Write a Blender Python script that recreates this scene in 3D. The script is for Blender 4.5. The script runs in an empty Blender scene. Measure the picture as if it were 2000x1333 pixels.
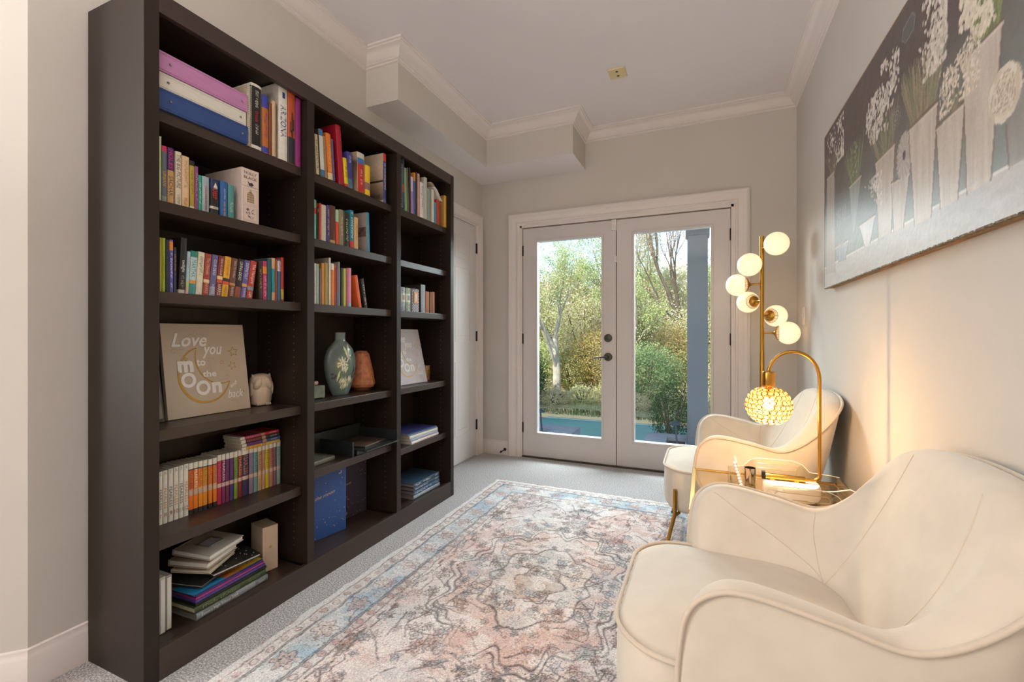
import bpy, bmesh, math, random
import numpy as np
from mathutils import Vector, Matrix
SC = bpy.context.scene
COL = SC.collection
R = math.radians

# ------------------------------------------------------------------ camera, world, lights, exposure
SC.view_settings.view_transform = 'Standard'
SC.view_settings.look = 'None'
SC.view_settings.gamma = 1.0
SC.view_settings.exposure = 1.05
SC.view_settings.use_curve_mapping = False
CAM = bpy.data.cameras.new('camera')
CAM.sensor_width = 36.0
CAM.lens = 875.0 / 2000.0 * 36.0
CAM.shift_y = -11.5 / 2000.0
CAM.clip_start = 0.05
CAM.clip_end = 200
cam = bpy.data.objects.new('camera', CAM)
COL.objects.link(cam)
cam.location = (0, 0, 1.09)
cam.rotation_euler = (R(90), 0, R(23.31))
SC.camera = cam

W = bpy.data.worlds.new('sky')
SC.world = W
W.use_nodes = True
nt = W.node_tree
sky = nt.nodes.new('ShaderNodeTexSky')
sky.sky_type = 'NISHITA'
sky.sun_disc = False
sky.sun_elevation = R(42)
sky.sun_rotation = R(200)
sky.air_density = 1.0
sky.dust_density = 0.4
nt.links.new(sky.outputs[0], nt.nodes['Background'].inputs[0])
nt.nodes['Background'].inputs[1].default_value = 0.21

def light(name, kind, loc, energy, color, rot=(0, 0, 0), **kw):
    l = bpy.data.lights.new(name, kind)
    l.energy = energy
    l.color = color
    for k, v in kw.items():
        setattr(l, k, v)
    o = bpy.data.objects.new(name, l)
    o.location = loc
    o.rotation_euler = rot
    COL.objects.link(o)
    return o
light('sun', 'SUN', (0, -10, 20), 4.1, (1.0, 0.93, 0.82), (R(48), 0, R(-22)), angle=0.02)
light('side_window_light', 'AREA', (-3.55, -1.50, 1.50), 42, (1.0, 0.98, 0.95), (R(90), 0, R(-80)), size=1.0, size_y=1.7, shape='RECTANGLE')
light('rear_fill_uplight', 'AREA', (-0.75, -1.5, 1.45), 50, (1.0, 0.955, 0.92), (R(180), 0, 0), size=2.2, size_y=1.4, shape='RECTANGLE')  # unseen fill added behind the camera, bounced off the ceiling
light('porch_daylight_fill', 'AREA', (-0.66, 4.75, 2.60), 260, (0.86, 0.93, 1.0), (R(-60), 0, 0), size=3.2, size_y=1.2, shape='RECTANGLE')  # added fill hidden under the porch roof, boosts the daylight indoors

# ------------------------------------------------------------------ materials
def lin(h, k=1.0):
    h = h.lstrip('#')
    c = [int(h[i:i+2], 16) / 255 for i in (0, 2, 4)]
    return tuple(k * (x / 12.92 if x <= .04045 else ((x + .055) / 1.055) ** 2.4) for x in c) + (1,)
_M = {}
def mat(name, hexc, rough=.5, metal=0, noise=None, bump=None, spec=None, sheen=0, coat=0, emit=None, wood=None):
    if name in _M: return _M[name]
    m = bpy.data.materials.new(name); m.use_nodes = True
    n = m.node_tree; b = n.nodes['Principled BSDF']
    b.inputs['Base Color'].default_value = lin(hexc)
    b.inputs['Roughness'].default_value = rough
    b.inputs['Metallic'].default_value = metal
    if spec is not None: b.inputs['Specular IOR Level'].default_value = spec
    if sheen: b.inputs['Sheen Weight'].default_value = sheen
    if coat: b.inputs['Coat Weight'].default_value = coat; b.inputs['Coat Roughness'].default_value = .15
    tc = n.nodes.new('ShaderNodeTexCoord')
    def noise_node(scale, stretch=None, detail=3):
        t = n.nodes.new('ShaderNodeTexNoise'); t.inputs['Scale'].default_value = scale; t.inputs['Detail'].default_value = detail
        mp = n.nodes.new('ShaderNodeMapping')
        if stretch: mp.inputs['Scale'].default_value = stretch
        n.links.new(tc.outputs['Object'], mp.inputs[0]); n.links.new(mp.outputs[0], t.inputs['Vector'])
        return t
    if noise:
        sc, amt = noise[0], noise[1]
        t = noise_node(sc, noise[2] if len(noise) > 2 else None)
        mx = n.nodes.new('ShaderNodeMixRGB')
        c = lin(hexc)
        lo = tuple(x * (1 - amt) for x in c[:3]) + (1,); hi = tuple(min(1, x * (1 + amt)) for x in c[:3]) + (1,)
        mx.inputs[1].default_value = lo; mx.inputs[2].default_value = hi
        rr = n.nodes.new('ShaderNodeMapRange'); rr.inputs[1].default_value = .3; rr.inputs[2].default_value = .7
        n.links.new(t.outputs['Fac'], rr.inputs[0]); n.links.new(rr.outputs[0], mx.inputs[0]); n.links.new(mx.outputs[0], b.inputs['Base Color'])
    if bump:
        t = noise_node(bump[0], bump[2] if len(bump) > 2 else None, 4)
        bp = n.nodes.new('ShaderNodeBump'); bp.inputs['Strength'].default_value = bump[1]; bp.inputs['Distance'].default_value = .002
        n.links.new(t.outputs['Fac'], bp.inputs['Height']); n.links.new(bp.outputs[0], b.inputs['Normal'])
    if emit:
        b.inputs['Emission Color'].default_value = lin(emit[0]); b.inputs['Emission Strength'].default_value = emit[1]
    _M[name] = m
    return m
def bm_(hexc, rough=.48):      # printed book cover colours
    return mat('print_' + hexc.lstrip('#'), hexc, rough, noise=(60, .07))
def attr_mat(name, attr, rough=.8, bump=None, speck=None):
    if name in _M: return _M[name]
    m = bpy.data.materials.new(name); m.use_nodes = True
    n = m.node_tree; b = n.nodes['Principled BSDF']; b.inputs['Roughness'].default_value = rough
    a = n.nodes.new('ShaderNodeVertexColor'); a.layer_name = attr
    src = a.outputs[0]
    tc = n.nodes.new('ShaderNodeTexCoord')
    if speck:
        t = n.nodes.new('ShaderNodeTexNoise'); t.inputs['Scale'].default_value = speck[0]; t.inputs['Detail'].default_value = 4
        n.links.new(tc.outputs['Object'], t.inputs['Vector'])
        rr = n.nodes.new('ShaderNodeMapRange'); rr.inputs[1].default_value = .32; rr.inputs[2].default_value = .68
        rr.inputs[3].default_value = 1 - speck[1]; rr.inputs[4].default_value = 1 + speck[1]
        n.links.new(t.outputs['Fac'], rr.inputs[0])
        vm = n.nodes.new('ShaderNodeVectorMath'); vm.operation = 'SCALE'
        n.links.new(src, vm.inputs[0]); n.links.new(rr.outputs[0], vm.inputs['Scale']); src = vm.outputs[0]
    n.links.new(src, b.inputs['Base Color'])
    if bump:
        t = n.nodes.new('ShaderNodeTexNoise'); t.inputs['Scale'].default_value = bump[0]; t.inputs['Detail'].default_value = 3
        n.links.new(tc.outputs['Object'], t.inputs['Vector'])
        bp = n.nodes.new('ShaderNodeBump'); bp.inputs['Strength'].default_value = bump[1]; bp.inputs['Distance'].default_value = bump[2]
        n.links.new(t.outputs['Fac'], bp.inputs['Height']); n.links.new(bp.outputs[0], b.inputs['Normal'])
    _M[name] = m
    return m
def glass_mat(name, tint, gloss=.08, rough=.0):
    if name in _M: return _M[name]
    m = bpy.data.materials.new(name); m.use_nodes = True
    n = m.node_tree; n.nodes.clear()
    o = n.nodes.new('ShaderNodeOutputMaterial'); t = n.nodes.new('ShaderNodeBsdfTransparent'); g = n.nodes.new('ShaderNodeBsdfGlossy')
    t.inputs[0].default_value = lin(tint); g.inputs['Roughness'].default_value = rough
    fr = n.nodes.new('ShaderNodeLayerWeight'); fr.inputs[0].default_value = .5
    pw = n.nodes.new('ShaderNodeMath'); pw.operation = 'POWER'; pw.inputs[1].default_value = 4.5; n.links.new(fr.outputs['Facing'], pw.inputs[0])
    ad = n.nodes.new('ShaderNodeMath'); ad.operation = 'ADD'; ad.inputs[1].default_value = gloss * .5; ad.use_clamp = True
    n.links.new(pw.outputs[0], ad.inputs[0])
    mx = n.nodes.new('ShaderNodeMixShader'); n.links.new(ad.outputs[0], mx.inputs[0]); n.links.new(t.outputs[0], mx.inputs[1]); n.links.new(g.outputs[0], mx.inputs[2]); n.links.new(mx.outputs[0], o.inputs[0])
    _M[name] = m
    return m

WALL = mat('wall_paint', '#c9c3bb', .75, noise=(3, .015), bump=(220, .08))
CEIL = mat('ceiling_paint', '#e4dfdf', .85, noise=(2, .01), bump=(200, .06))
TRIM = mat('trim_paint', '#dcd3ce', .42, noise=(4, .01))
DOORP = mat('door_paint', '#cfc8c5', .42, noise=(4, .01))
ESP = mat('espresso_veneer', '#261b15', .5, spec=.35, noise=(9, .22, (1, 1, .12)), bump=(60, .12, (1, 1, .06)))
ESPH = mat('espresso_veneer_lit', '#392c26', .36, noise=(9, .22, (1, .12, 1)), bump=(60, .12, (1, .06, 1)))  # same veneer, window reflection on the shelf edges put into a lighter base
BLACKM = mat('oil_rubbed_bronze', '#2b2724', .45, metal=.6)
GOLD = mat('brushed_gold', '#b98a3e', .30, metal=1, bump=(300, .05, (1, 1, .05)))
GOLDL = mat('bright_gold', '#c79a4a', .22, metal=1)
VELVET = mat('ivory_velvet', '#d4c8b6', .85, noise=(14, .04), bump=(900, .10), sheen=.35)
WELT = mat('ivory_piping', '#cdbda9', .8, sheen=.3, noise=(30, .03))
PAGES = mat('book_pages', '#cdbfa2', .9, noise=(200, .12, (1, .02, 1)))
WHITEP = mat('white_paper', '#d8d4cc', .8, noise=(30, .03))
INK = mat('dark_ink', '#37322e', .7)
PIN = mat('shelf_pin_metal', '#a08c72', .35, metal=.8)
GLASS = glass_mat('window_glass', '#f6faf8', .05)
ACRYL = glass_mat('clear_acrylic', '#fbf7ee', .16, .02)

# ------------------------------------------------------------------ mesh building helpers
class MB:
    def __init__(s): s.v = []; s.f = []; s.m = []; s.mats = []
    def mi(s, m):
        if m not in s.mats: s.mats.append(m)
        return s.mats.index(m)
    def add(s, vs, fs, m, M=None):
        o = len(s.v); k = s.mi(m)
        if M is not None: vs = [tuple(M @ Vector(v)) for v in vs]
        s.v += [tuple(v) for v in vs]; s.f += [tuple(i + o for i in f) for f in fs]; s.m += [k] * len(fs)
    def box(s, x0, x1, y0, y1, z0, z1, m, M=None):
        vs = [(x, y, z) for x in (x0, x1) for y in (y0, y1) for z in (z0, z1)]
        s.add(vs, [(0, 1, 3, 2), (4, 6, 7, 5), (0, 4, 5, 1), (2, 3, 7, 6), (0, 2, 6, 4), (1, 5, 7, 3)], m, M)
        return s
    def quad(s, a, b, c, d, m, M=None): s.add([a, b, c, d], [(0, 1, 2, 3)], m, M); return s
    def grid(s, P, m, closed_u=False, closed_v=False, M=None):
        nu = len(P); nv = len(P[0]); vs = [p for r in P for p in r]; fs = []
        for i in range(nu if closed_u else nu - 1):
            for j in range(nv if closed_v else nv - 1):
                a = i * nv + j; b = ((i + 1) % nu) * nv + j; c = ((i + 1) % nu) * nv + (j + 1) % nv; d = i * nv + (j + 1) % nv
                fs.append((a, b, c, d))
        s.add(vs, fs, m, M); return s
    def tube(s, pts, r, m, seg=10, closed=False, caps=True, M=None):
        pts = [Vector(p) for p in pts]; n = len(pts); rings = []
        rs = r if isinstance(r, (list, tuple)) else [r] * n
        prev = None
        for i in range(n):
            if closed: d = pts[(i + 1) % n] - pts[i - 1]
            else: d = pts[min(i + 1, n - 1)] - pts[max(i - 1, 0)]
            if d.length < 1e-9: d = Vector((0, 0, 1))
            d.normalize()
            if prev is None:
                a = Vector((0, 0, 1)) if abs(d.z) < .9 else Vector((1, 0, 0))
                u = d.cross(a).normalized()
            else:
                u = (prev - d * prev.dot(d))
                u = u.normalized() if u.length > 1e-6 else d.orthogonal().normalized()
            prev = u; w = d.cross(u)
            rings.append([tuple(pts[i] + (u * math.cos(2 * math.pi * k / seg) + w * math.sin(2 * math.pi * k / seg)) * rs[i]) for k in range(seg)])
        s.grid(rings, m, closed_u=closed, closed_v=True, M=M)
        if caps and not closed:
            s.add(rings[0], [tuple(range(seg))], m, M); s.add(rings[-1], [tuple(reversed(range(seg)))], m, M)
        return s
    def lathe(s, prof, m, seg=24, c=(0, 0, 0), sy=1, M=None, caps=True):
        rings = [[(c[0] + r * math.cos(2 * math.pi * k / seg), c[1] + sy * r * math.sin(2 * math.pi * k / seg), c[2] + z) for k in range(seg)] for r, z in prof]
        s.grid(rings, m, closed_v=True, M=M)
        if caps:
            if prof[0][0] > 1e-5: s.add(rings[0], [tuple(reversed(range(seg)))], m, M)
            if prof[-1][0] > 1e-5: s.add(rings[-1], [tuple(range(seg))], m, M)
        return s
    def ellipsoid(s, c, r, m, seg=16, rings=10, M=None):
        P = []
        for i in range(rings + 1):
            t = math.pi * i / rings
            P.append([(c[0] + r[0] * math.sin(t) * math.cos(2 * math.pi * k / seg), c[1] + r[1] * math.sin(t) * math.sin(2 * math.pi * k / seg), c[2] - r[2] * math.cos(t)) for k in range(seg)])
        return s.grid(P, m, closed_v=True, M=M)
    def prism(s, poly, d0, d1, m, axis='x', M=None):
        # poly: 2d outline; extruded along axis
        def P(a, b, d): return {'x': (d, a, b), 'y': (a, d, b), 'z': (a, b, d)}[axis]
        n = len(poly); vs = [P(a, b, d0) for a, b in poly] + [P(a, b, d1) for a, b in poly]
        fs = [tuple(reversed(range(n))), tuple(range(n, 2 * n))] + [(i, (i + 1) % n, n + (i + 1) % n, n + i) for i in range(n)]
        s.add(vs, fs, m, M); return s
    def build(s, name, parent=None, smooth=False, bevel=0, label=None, recalc=True):
        me = bpy.data.meshes.new(name); me.from_pydata(s.v, [], s.f)
        for m in s.mats: me.materials.append(m)
        me.polygons.foreach_set('material_index', s.m)
        if recalc:
            b = bmesh.new(); b.from_mesh(me); bmesh.ops.remove_doubles(b, verts=b.verts, dist=1e-6)
            bmesh.ops.recalc_face_normals(b, faces=b.faces); b.to_mesh(me); b.free()
        if smooth:
            me.polygons.foreach_set('use_smooth', [True] * len(me.polygons))
            if smooth != 'all':
                try: me.set_sharp_from_angle(angle=R(38))
                except Exception: pass
        me.update()
        o = bpy.data.objects.new(name, me); COL.objects.link(o)
        if parent is not None: o.parent = parent
        if label: o['label'] = label
        if bevel:
            bv = o.modifiers.new('edge', 'BEVEL'); bv.width = bevel; bv.segments = 2; bv.limit_method = 'ANGLE'; bv.angle_limit = R(40)
        return o
def tag(o, label, cat, group=None, kind=None):
    o['label'] = label; o['category'] = cat
    if group: o['group'] = group
    if kind: o['kind'] = kind
    return o
def thing(name, label, cat, loc=(0, 0, 0), rz=0, group=None, rot=None):
    o = bpy.data.objects.new(name, None); COL.objects.link(o); o.location = loc
    o.rotation_euler = rot if rot else (0, 0, rz); o.empty_display_size = .05
    return tag(o, label, cat, group)
def struct(o, label=None):
    o['kind'] = 'structure'
    if label: o['label'] = label
    return o

_T = {}
def text_geom(s, shear=0.0):
    key = (s, shear)
    if key not in _T:
        c = bpy.data.curves.new('t', 'FONT'); c.body = s; c.resolution_u = 2; c.shear = shear; c.fill_mode = 'FRONT'
        o = bpy.data.objects.new('t', c); me = bpy.data.meshes.new_from_object(o)
        vs = [(v.co.x, v.co.y) for v in me.vertices]; fs = [tuple(p.vertices) for p in me.polygons]
        xs = [v[0] for v in vs] or [0, 1]; ys = [v[1] for v in vs] or [0, 1]
        x0, x1, y0, y1 = min(xs), max(xs), min(ys), max(ys)
        vs = [((x - x0) / (x1 - x0 + 1e-9), (y - y0) / (y1 - y0 + 1e-9)) for x, y in vs]
        _T[key] = (vs, fs, (x1 - x0) / (y1 - y0 + 1e-9))
        bpy.data.objects.remove(o); bpy.data.meshes.remove(me); bpy.data.curves.remove(c)
    return _T[key]
def put_text(mb, s, m, fn, shear=0.0):
    # fn maps (a,b) in the unit box of the text to a 3d point
    vs, fs, asp = text_geom(s, shear)
    mb.add([fn(a, b) for a, b in vs], fs, m)

# ------------------------------------------------------------------ the room
XL, XR, YB, ZC = -1.91, 0.597, 3.72, 2.80
T = .12
def wallbox(name, x0, x1, y0, y1, z0, z1, m=WALL):
    return struct(MB().box(x0, x1, y0, y1, z0, z1, m).build(name))

def carpet_mat():
    m = bpy.data.materials.new('grey_carpet'); m.use_nodes = True; n = m.node_tree; b = n.nodes['Principled BSDF']
    b.inputs['Roughness'].default_value = .95; b.inputs['Sheen Weight'].default_value = .2
    tc = n.nodes.new('ShaderNodeTexCoord')
    t1 = n.nodes.new('ShaderNodeTexNoise'); t1.inputs['Scale'].default_value = 170; t1.inputs['Detail'].default_value = 3
    t2 = n.nodes.new('ShaderNodeTexNoise'); t2.inputs['Scale'].default_value = 3
    for t in (t1, t2): n.links.new(tc.outputs['Object'], t.inputs['Vector'])
    cr = n.nodes.new('ShaderNodeValToRGB'); e = cr.color_ramp.elements
    e[0].position = .36; e[0].color = lin('#7f7a79'); e[1].position = .62; e[1].color = lin('#d2cecc')
    k = cr.color_ramp.elements.new(.5); k.color = lin('#a9a5a4')
    n.links.new(t1.outputs['Fac'], cr.inputs[0])
    mx = n.nodes.new('ShaderNodeMixRGB'); mx.blend_type = 'MULTIPLY'; mx.inputs[0].default_value = .15
    n.links.new(cr.outputs[0], mx.inputs[1]); n.links.new(t2.outputs['Fac'], mx.inputs[2]); n.links.new(mx.outputs[0], b.inputs['Base Color'])
    bp = n.nodes.new('ShaderNodeBump'); bp.inputs['Strength'].default_value = .9; bp.inputs['Distance'].default_value = .006
    n.links.new(t1.outputs['Fac'], bp.inputs['Height']); n.links.new(bp.outputs[0], b.inputs['Normal'])
    return m
struct(MB().box(-4.1, XR + T, -3.3, YB + T, -.1, 0, carpet_mat()).build('floor'))
struct(MB().box(-4.1, XR + T, -3.3, YB + T, ZC, ZC + .3, CEIL).build('ceiling'))
YD = .675                                     # where the left wall ends and the angled wall starts
wallbox('wall_left', XL - T, XL, YD, YB + T, 0, ZC)
L = 2.6; d = math.sqrt(.5)
mb = MB(); mb.prism([(XL, YD), (XL - T, YD), (XL - T - L * d, YD - L * d), (XL - L * d, YD - L * d)], 0, ZC, WALL, 'z'); struct(mb.build('wall_diagonal'))
wallbox('wall_far_left', -4.1, -3.7, -3.3, -1.1, 0, ZC)
wallbox('wall_rear', -4.1, XR + T, -3.3, -3.18, 0, ZC)
wallbox('wall_right', XR, XR + T, -3.3, YB + T, 0, ZC)
# back wall with the opening of the french doors
DX0, DX1, DZ = -1.535, .208, 2.075
mb = MB(); mb.box(XL, DX0, YB, YB + T, 0, ZC, WALL); mb.box(DX1, XR, YB, YB + T, 0, ZC, WALL); mb.box(DX0, DX1, YB, YB + T, DZ, ZC, WALL)
struct(mb.build('wall_back'))
# boxed soffit that steps round the corner
mb = MB(); mb.prism([(XL, 2.17), (-1.67, 2.17), (-1.67, 3.34), (-.93, 3.34), (-.93, YB), (XL, YB)], 2.487, ZC, WALL, 'z'); mb.mi(CEIL); mb.m[0] = mb.mi(CEIL)
struct(mb.build('soffit'), 'boxed soffit stepping round the back left corner')
bpy.data.objects['soffit'].name = 'trim_6'

def sweep(path, prof, m, name, left=True, closed=False):
    # path: plan polyline, profile (offset into room, z)
    P = [Vector(p) for p in path]; rings = []
    for i, p in enumerate(P):
        d0 = (P[i] - P[i-1]).normalized() if i > 0 else None
        d1 = (P[i+1] - P[i]).normalized() if i < len(P) - 1 else None
        if d0 is None: d0 = d1
        if d1 is None: d1 = d0
        n0 = Vector((d0.y, -d0.x)); n1 = Vector((d1.y, -d1.x))
        b = (n0 + n1).normalized(); k = 1 / max(.3, b.dot(n0))
        rings.append([(p.x + b.x * k * o, p.y + b.y * k * o, z) for o, z in prof])
    mb = MB(); mb.grid(rings, m, closed_v=True)
    mb.add(rings[0], [tuple(range(len(prof)))], m); mb.add(rings[-1], [tuple(range(len(prof)))], m)
    return struct(mb.build(name, smooth=True))
c = ZC
crown = [(0, c), (.088, c), (.088, c - .010), (.078, c - .014), (.078, c - .020), (.066, c - .026), (.052, c - .036), (.040, c - .050), (.030, c - .064), (.020, c - .070), (.020, c - .075), (.010, c - .079), (.010, c - .088), (0, c - .092)]
s2 = math.sqrt(.5)
sweep([(XL - 2.5 * s2, YD - 2.5 * s2), (XL, YD), (XL, 2.17), (-1.67, 2.17), (-1.67, 3.34), (-.93, 3.34), (-.93, YB), (XR, YB), (XR, -3.18)], crown, TRIM, 'trim_1')
base = [(0, 0), (.016, 0), (.016, .085), (.013, .092), (.013, .098), (.009, .106), (.006, .118), (.006, .124), (0, .128)]
sweep([(XL - 2.5 * s2, YD - 2.5 * s2), (XL, YD), (XL, 2.70)], base, TRIM, 'baseboard_left')
sweep([(XL + .0, YB), (-1.632, YB)], base, TRIM, 'baseboard_back')
sweep([(.29, YB), (XR, YB), (XR, -3.18)], base, TRIM, 'baseboard_right')

# door casings
cas = [(0, 0), (.104, 0), (.104, -.026), (.094, -.030), (.086, -.022), (.070, -.022), (.062, -.016), (.030, -.014), (.024, -.020), (.014, -.020), (.008, -.010), (0, -.008)]
def casing(name, o0, o1, ztop, plane, axis):
    # frame around an opening from o0 to o1, outline grows outward; profile (outward, depth)
    mb = MB(); rings = []
    for (a, z, da, dz) in [(o0, 0, -1, 0), (o0, ztop, -1, 1), (o1, ztop, 1, 1), (o1, 0, 1, 0)]:
        ring = []
        for w, dep in cas:
            A = a + da * w; Z = z + dz * w
            ring.append((A, plane + dep, Z) if axis == 'y' else (plane - dep, A, Z))
        rings.append(ring)
    mb.grid(rings, TRIM, closed_v=True)
    for r in (rings[0], rings[-1]): mb.add(r, [tuple(range(len(r)))], TRIM)
    # jamb lining
    if axis == 'y':
        for q in ((o0 + .016, o0 + .038, 0, ztop - .016), (o1 - .038, o1 - .016, 0, ztop - .016), (o0, o1, ztop - .040, ztop - .016)): mb.box(q[0], q[1], plane + .068, plane + .088, q[2], q[3], TRIM)
        mb.box(o0 - .012, o0 + .018, plane - .002, plane + T, 0, ztop, TRIM); mb.box(o1 - .018, o1 + .012, plane - .002, plane + T, 0, ztop, TRIM); mb.box(o0, o1, plane - .002, plane + T, ztop - .018, ztop + .012, TRIM)
    return struct(mb.build(name, smooth=True))
casing('trim_2', -1.525, .197, 2.048 + .02, YB, 'y')
casing('trim_3', 2.735, 3.592, 2.075, XL, 'x')

def hinge(parent, M):
    mb = MB(); mb.tube([(0, 0, -.045), (0, 0, .045)], .0075, BLACKM, 10); mb.box(-.012, .012, .0, .004, -.045, .045, BLACKM)
    o = mb.build('hinge', parent); o.matrix_local = M; return o
# french doors (two glazed leaves)
GZ0, GZ1 = .219, 1.925
def leaf(n, x0, x1, g0, g1, label):
    r = bpy.data.objects.new('door_%d' % n, None); COL.objects.link(r); r.location = ((x0 + x1) / 2, YB + .02, 0); struct(r, label)
    ox = (x0 + x1) / 2; y0, y1 = 0.0, .044
    mb = MB(); a0, a1, b0, b1 = x0 - ox, x1 - ox, g0 - ox, g1 - ox
    mb.box(a0, b0, y0, y1, .012, 2.043, DOORP); mb.box(b1, a1, y0, y1, .012, 2.043, DOORP)
    mb.box(b0, b1, y0, y1, .012, GZ0, DOORP); mb.box(b0, b1, y0, y1, GZ1, 2.043, DOORP)
    mb.build('door_frame', r, bevel=.001)
    mb = MB()
    w = .016
    for (p, q, z0, z1) in ((b0 - .012, b0 + .006, GZ0 - .012, GZ1 + .012), (b1 - .006, b1 + .012, GZ0 - .012, GZ1 + .012)):
        mb.box(p, q, -.008, y1 + .008, z0, z1, DOORP)
    mb.box(b0, b1, -.008, y1 + .008, GZ0 - .012, GZ0 + .006, DOORP); mb.box(b0, b1, -.008, y1 + .008, GZ1 - .006, GZ1 + .012, DOORP)
    mb.build('glazing_bead', r, bevel=.003)
    MB().box(b0 - .004, b1 + .004, .020, .024, GZ0 - .004, GZ1 + .004, GLASS).build('glass_pane', r)
    return r
dl = leaf(1, -1.503, -.676, -1.371, -.791, 'left glazed leaf of the french doors')
dr = leaf(2, -.670, .176, -.533, .046, 'right glazed leaf of the french doors')
for z in (1.847, 1.058, .264):
    hinge(dl, Matrix.Translation((-1.503 - .006 - dl.location.x, -.006, z)))
    hinge(dr, Matrix.Translation((.176 + .006 - dr.location.x, -.006, z)))
KN = mat('aged_pewter', '#55524a', .45, metal=.7, noise=(40, .15))
mb = MB(); mb.lathe([(0, .020), (.010, .020), (.018, .016), (.030, .012), (.0335, .006), (.0335, 0)], KN, 28, M=Matrix.Translation((-.740 - dl.location.x, 0, 1.065)) @ Matrix.Rotation(R(90), 4, 'X'))
mb.build('deadbolt', dl, smooth=True)
mb = MB(); Mh = Matrix.Translation((-.740 - dl.location.x, 0, .908))
mb.lathe([(0, .016), (.012, .016), (.030, .012), (.0345, .006), (.0345, 0)], KN, 28, M=Mh @ Matrix.Rotation(R(90), 4, 'X'))
mb.tube([(0, -.012, 0), (0, -.050, 0)], .010, KN, 14, M=Mh); mb.tube([(.006, -.050, 0), (-.03, -.052, .0), (-.115, -.050, -.008)], [.009, .0075, .006], KN, 12, M=Mh)
mb.build('lever_handle', dl, smooth=True)
mb = MB(); mb.box(-.020, .020, -.020, 0, 1.955, 2.045, TRIM, Matrix.Translation((-.690 - dl.location.x, 0, 0))); mb.build('top_latch', dl, bevel=.003)
mb = MB(); mb.box(-.012, .012, -.014, 0, 1.69, 1.745, TRIM, Matrix.Translation((-.680 - dl.location.x, 0, 0))); mb.build('contact_sensor', dl, bevel=.004)
# meeting strip and sill
mb = MB(); mb.box(-1.51, .18, YB, YB + T + .03, -.02, .010, mat('door_sill', '#4b443e', .5, metal=.4)); struct(mb.build('trim_4'))
mb = MB(); mb.box(-.6765, -.6695, YB + .03, YB + .075, .012, 2.043, INK); struct(mb.build('trim_5'))

# six-panel door on the left wall
r = bpy.data.objects.new('door_3', None); COL.objects.link(r); r.location = (XL, 3.165, 0); struct(r, 'white panelled door in the left wall')
mb = MB(); y0, y1 = 2.745 - 3.165, 3.584 - 3.165
mb.box(.0, .012, y0, y1, .012, 2.062, DOORP); mb.build('door_slab', r, bevel=.001)
def raised(mb, ya, yb, za, zb):
    P = []
    for (k, x) in ((0, .0125), (.010, .006), (.022, .006), (.045, .0135), (.0451, .0135)):
        P.append([(x, ya + k, za + k), (x, yb - k, za + k), (x, yb - k, zb - k), (x, ya + k, zb - k)])
    mb.grid(P, DOORP, closed_v=True); q = P[-1]; mb.quad(*q, DOORP)
for (za, zb) in ((1.745, 1.925), (1.04, 1.66), (.25, .86)):
    for (ya, yb) in ((2.745 + .115, 3.165 - .055), (3.165 + .055, 3.584 - .115)):
        mb = MB(); raised(mb, ya - 3.165, yb - 3.165, za, zb)
        mb.box(.0118, .0145, ya - 3.165 - .006, ya - 3.165, za - .006, zb + .006, DOORP); mb.box(.0118, .0145, yb - 3.165, yb - 3.165 + .006, za - .006, zb + .006, DOORP)
        mb.box(.0118, .0145, ya - 3.165, yb - 3.165, za - .006, za, DOORP); mb.box(.0118, .0145, ya - 3.165, yb - 3.165, zb, zb + .006, DOORP)
        mb.build('door_panel', r)
for z in (1.872, 1.081, .285):
    hinge(r, Matrix.Translation((.016, 3.590 - 3.165, z)) @ Matrix.Rotation(R(90), 4, 'Z'))

# door stop, ceiling plate, switch
t = thing('door_stop', 'small dark bronze door stop on the baseboard left of the glazed doors', 'door stop', (-1.665, YB - .016, .055))
mb = MB(); mb.tube([(0, 0, 0), (-.01, -.055, -.008)], .0045, BLACKM, 8); mb.build('rod', t, smooth=True)
mb = MB(); mb.lathe([(0, 0), (.014, 0), (.014, .006), (.007, .012)], BLACKM, 14, M=Matrix.Rotation(R(90), 4, 'X')); mb.build('mounting_cup', t, smooth=True)
mb = MB(); mb.tube([(-.01, -.055, -.008), (-.013, -.070, -.010)], .0085, BLACKM, 10); mb.build('tip', t, smooth=True)
t = thing('blank_cover_plate', 'small cream cover plate on the ceiling', 'cover plate', (-.523, 2.949, ZC))
mb = MB(); mb.box(-.055, .055, -.058, .058, -.008, 0, mat('almond_plastic', '#dccb9a', .45)); mb.build('plate', t, bevel=.004)
for yy in (-.025, .025): MB().box(-.007, .007, yy - .007, yy + .007, -.0095, -.0078, INK).build('slot', t)
t = thing('light_switch', 'white switch plate on the right wall between lamp and painting', 'light switch', (XR, 3.44, 1.215))
mb = MB(); mb.box(-.007, 0, -.036, .036, -.058, .058, TRIM); mb.build('plate', t, bevel=.002)
mb = MB(); mb.box(-.016, -.006, -.005, .005, -.004, .014, TRIM); mb.build('toggle', t, bevel=.001)

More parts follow.
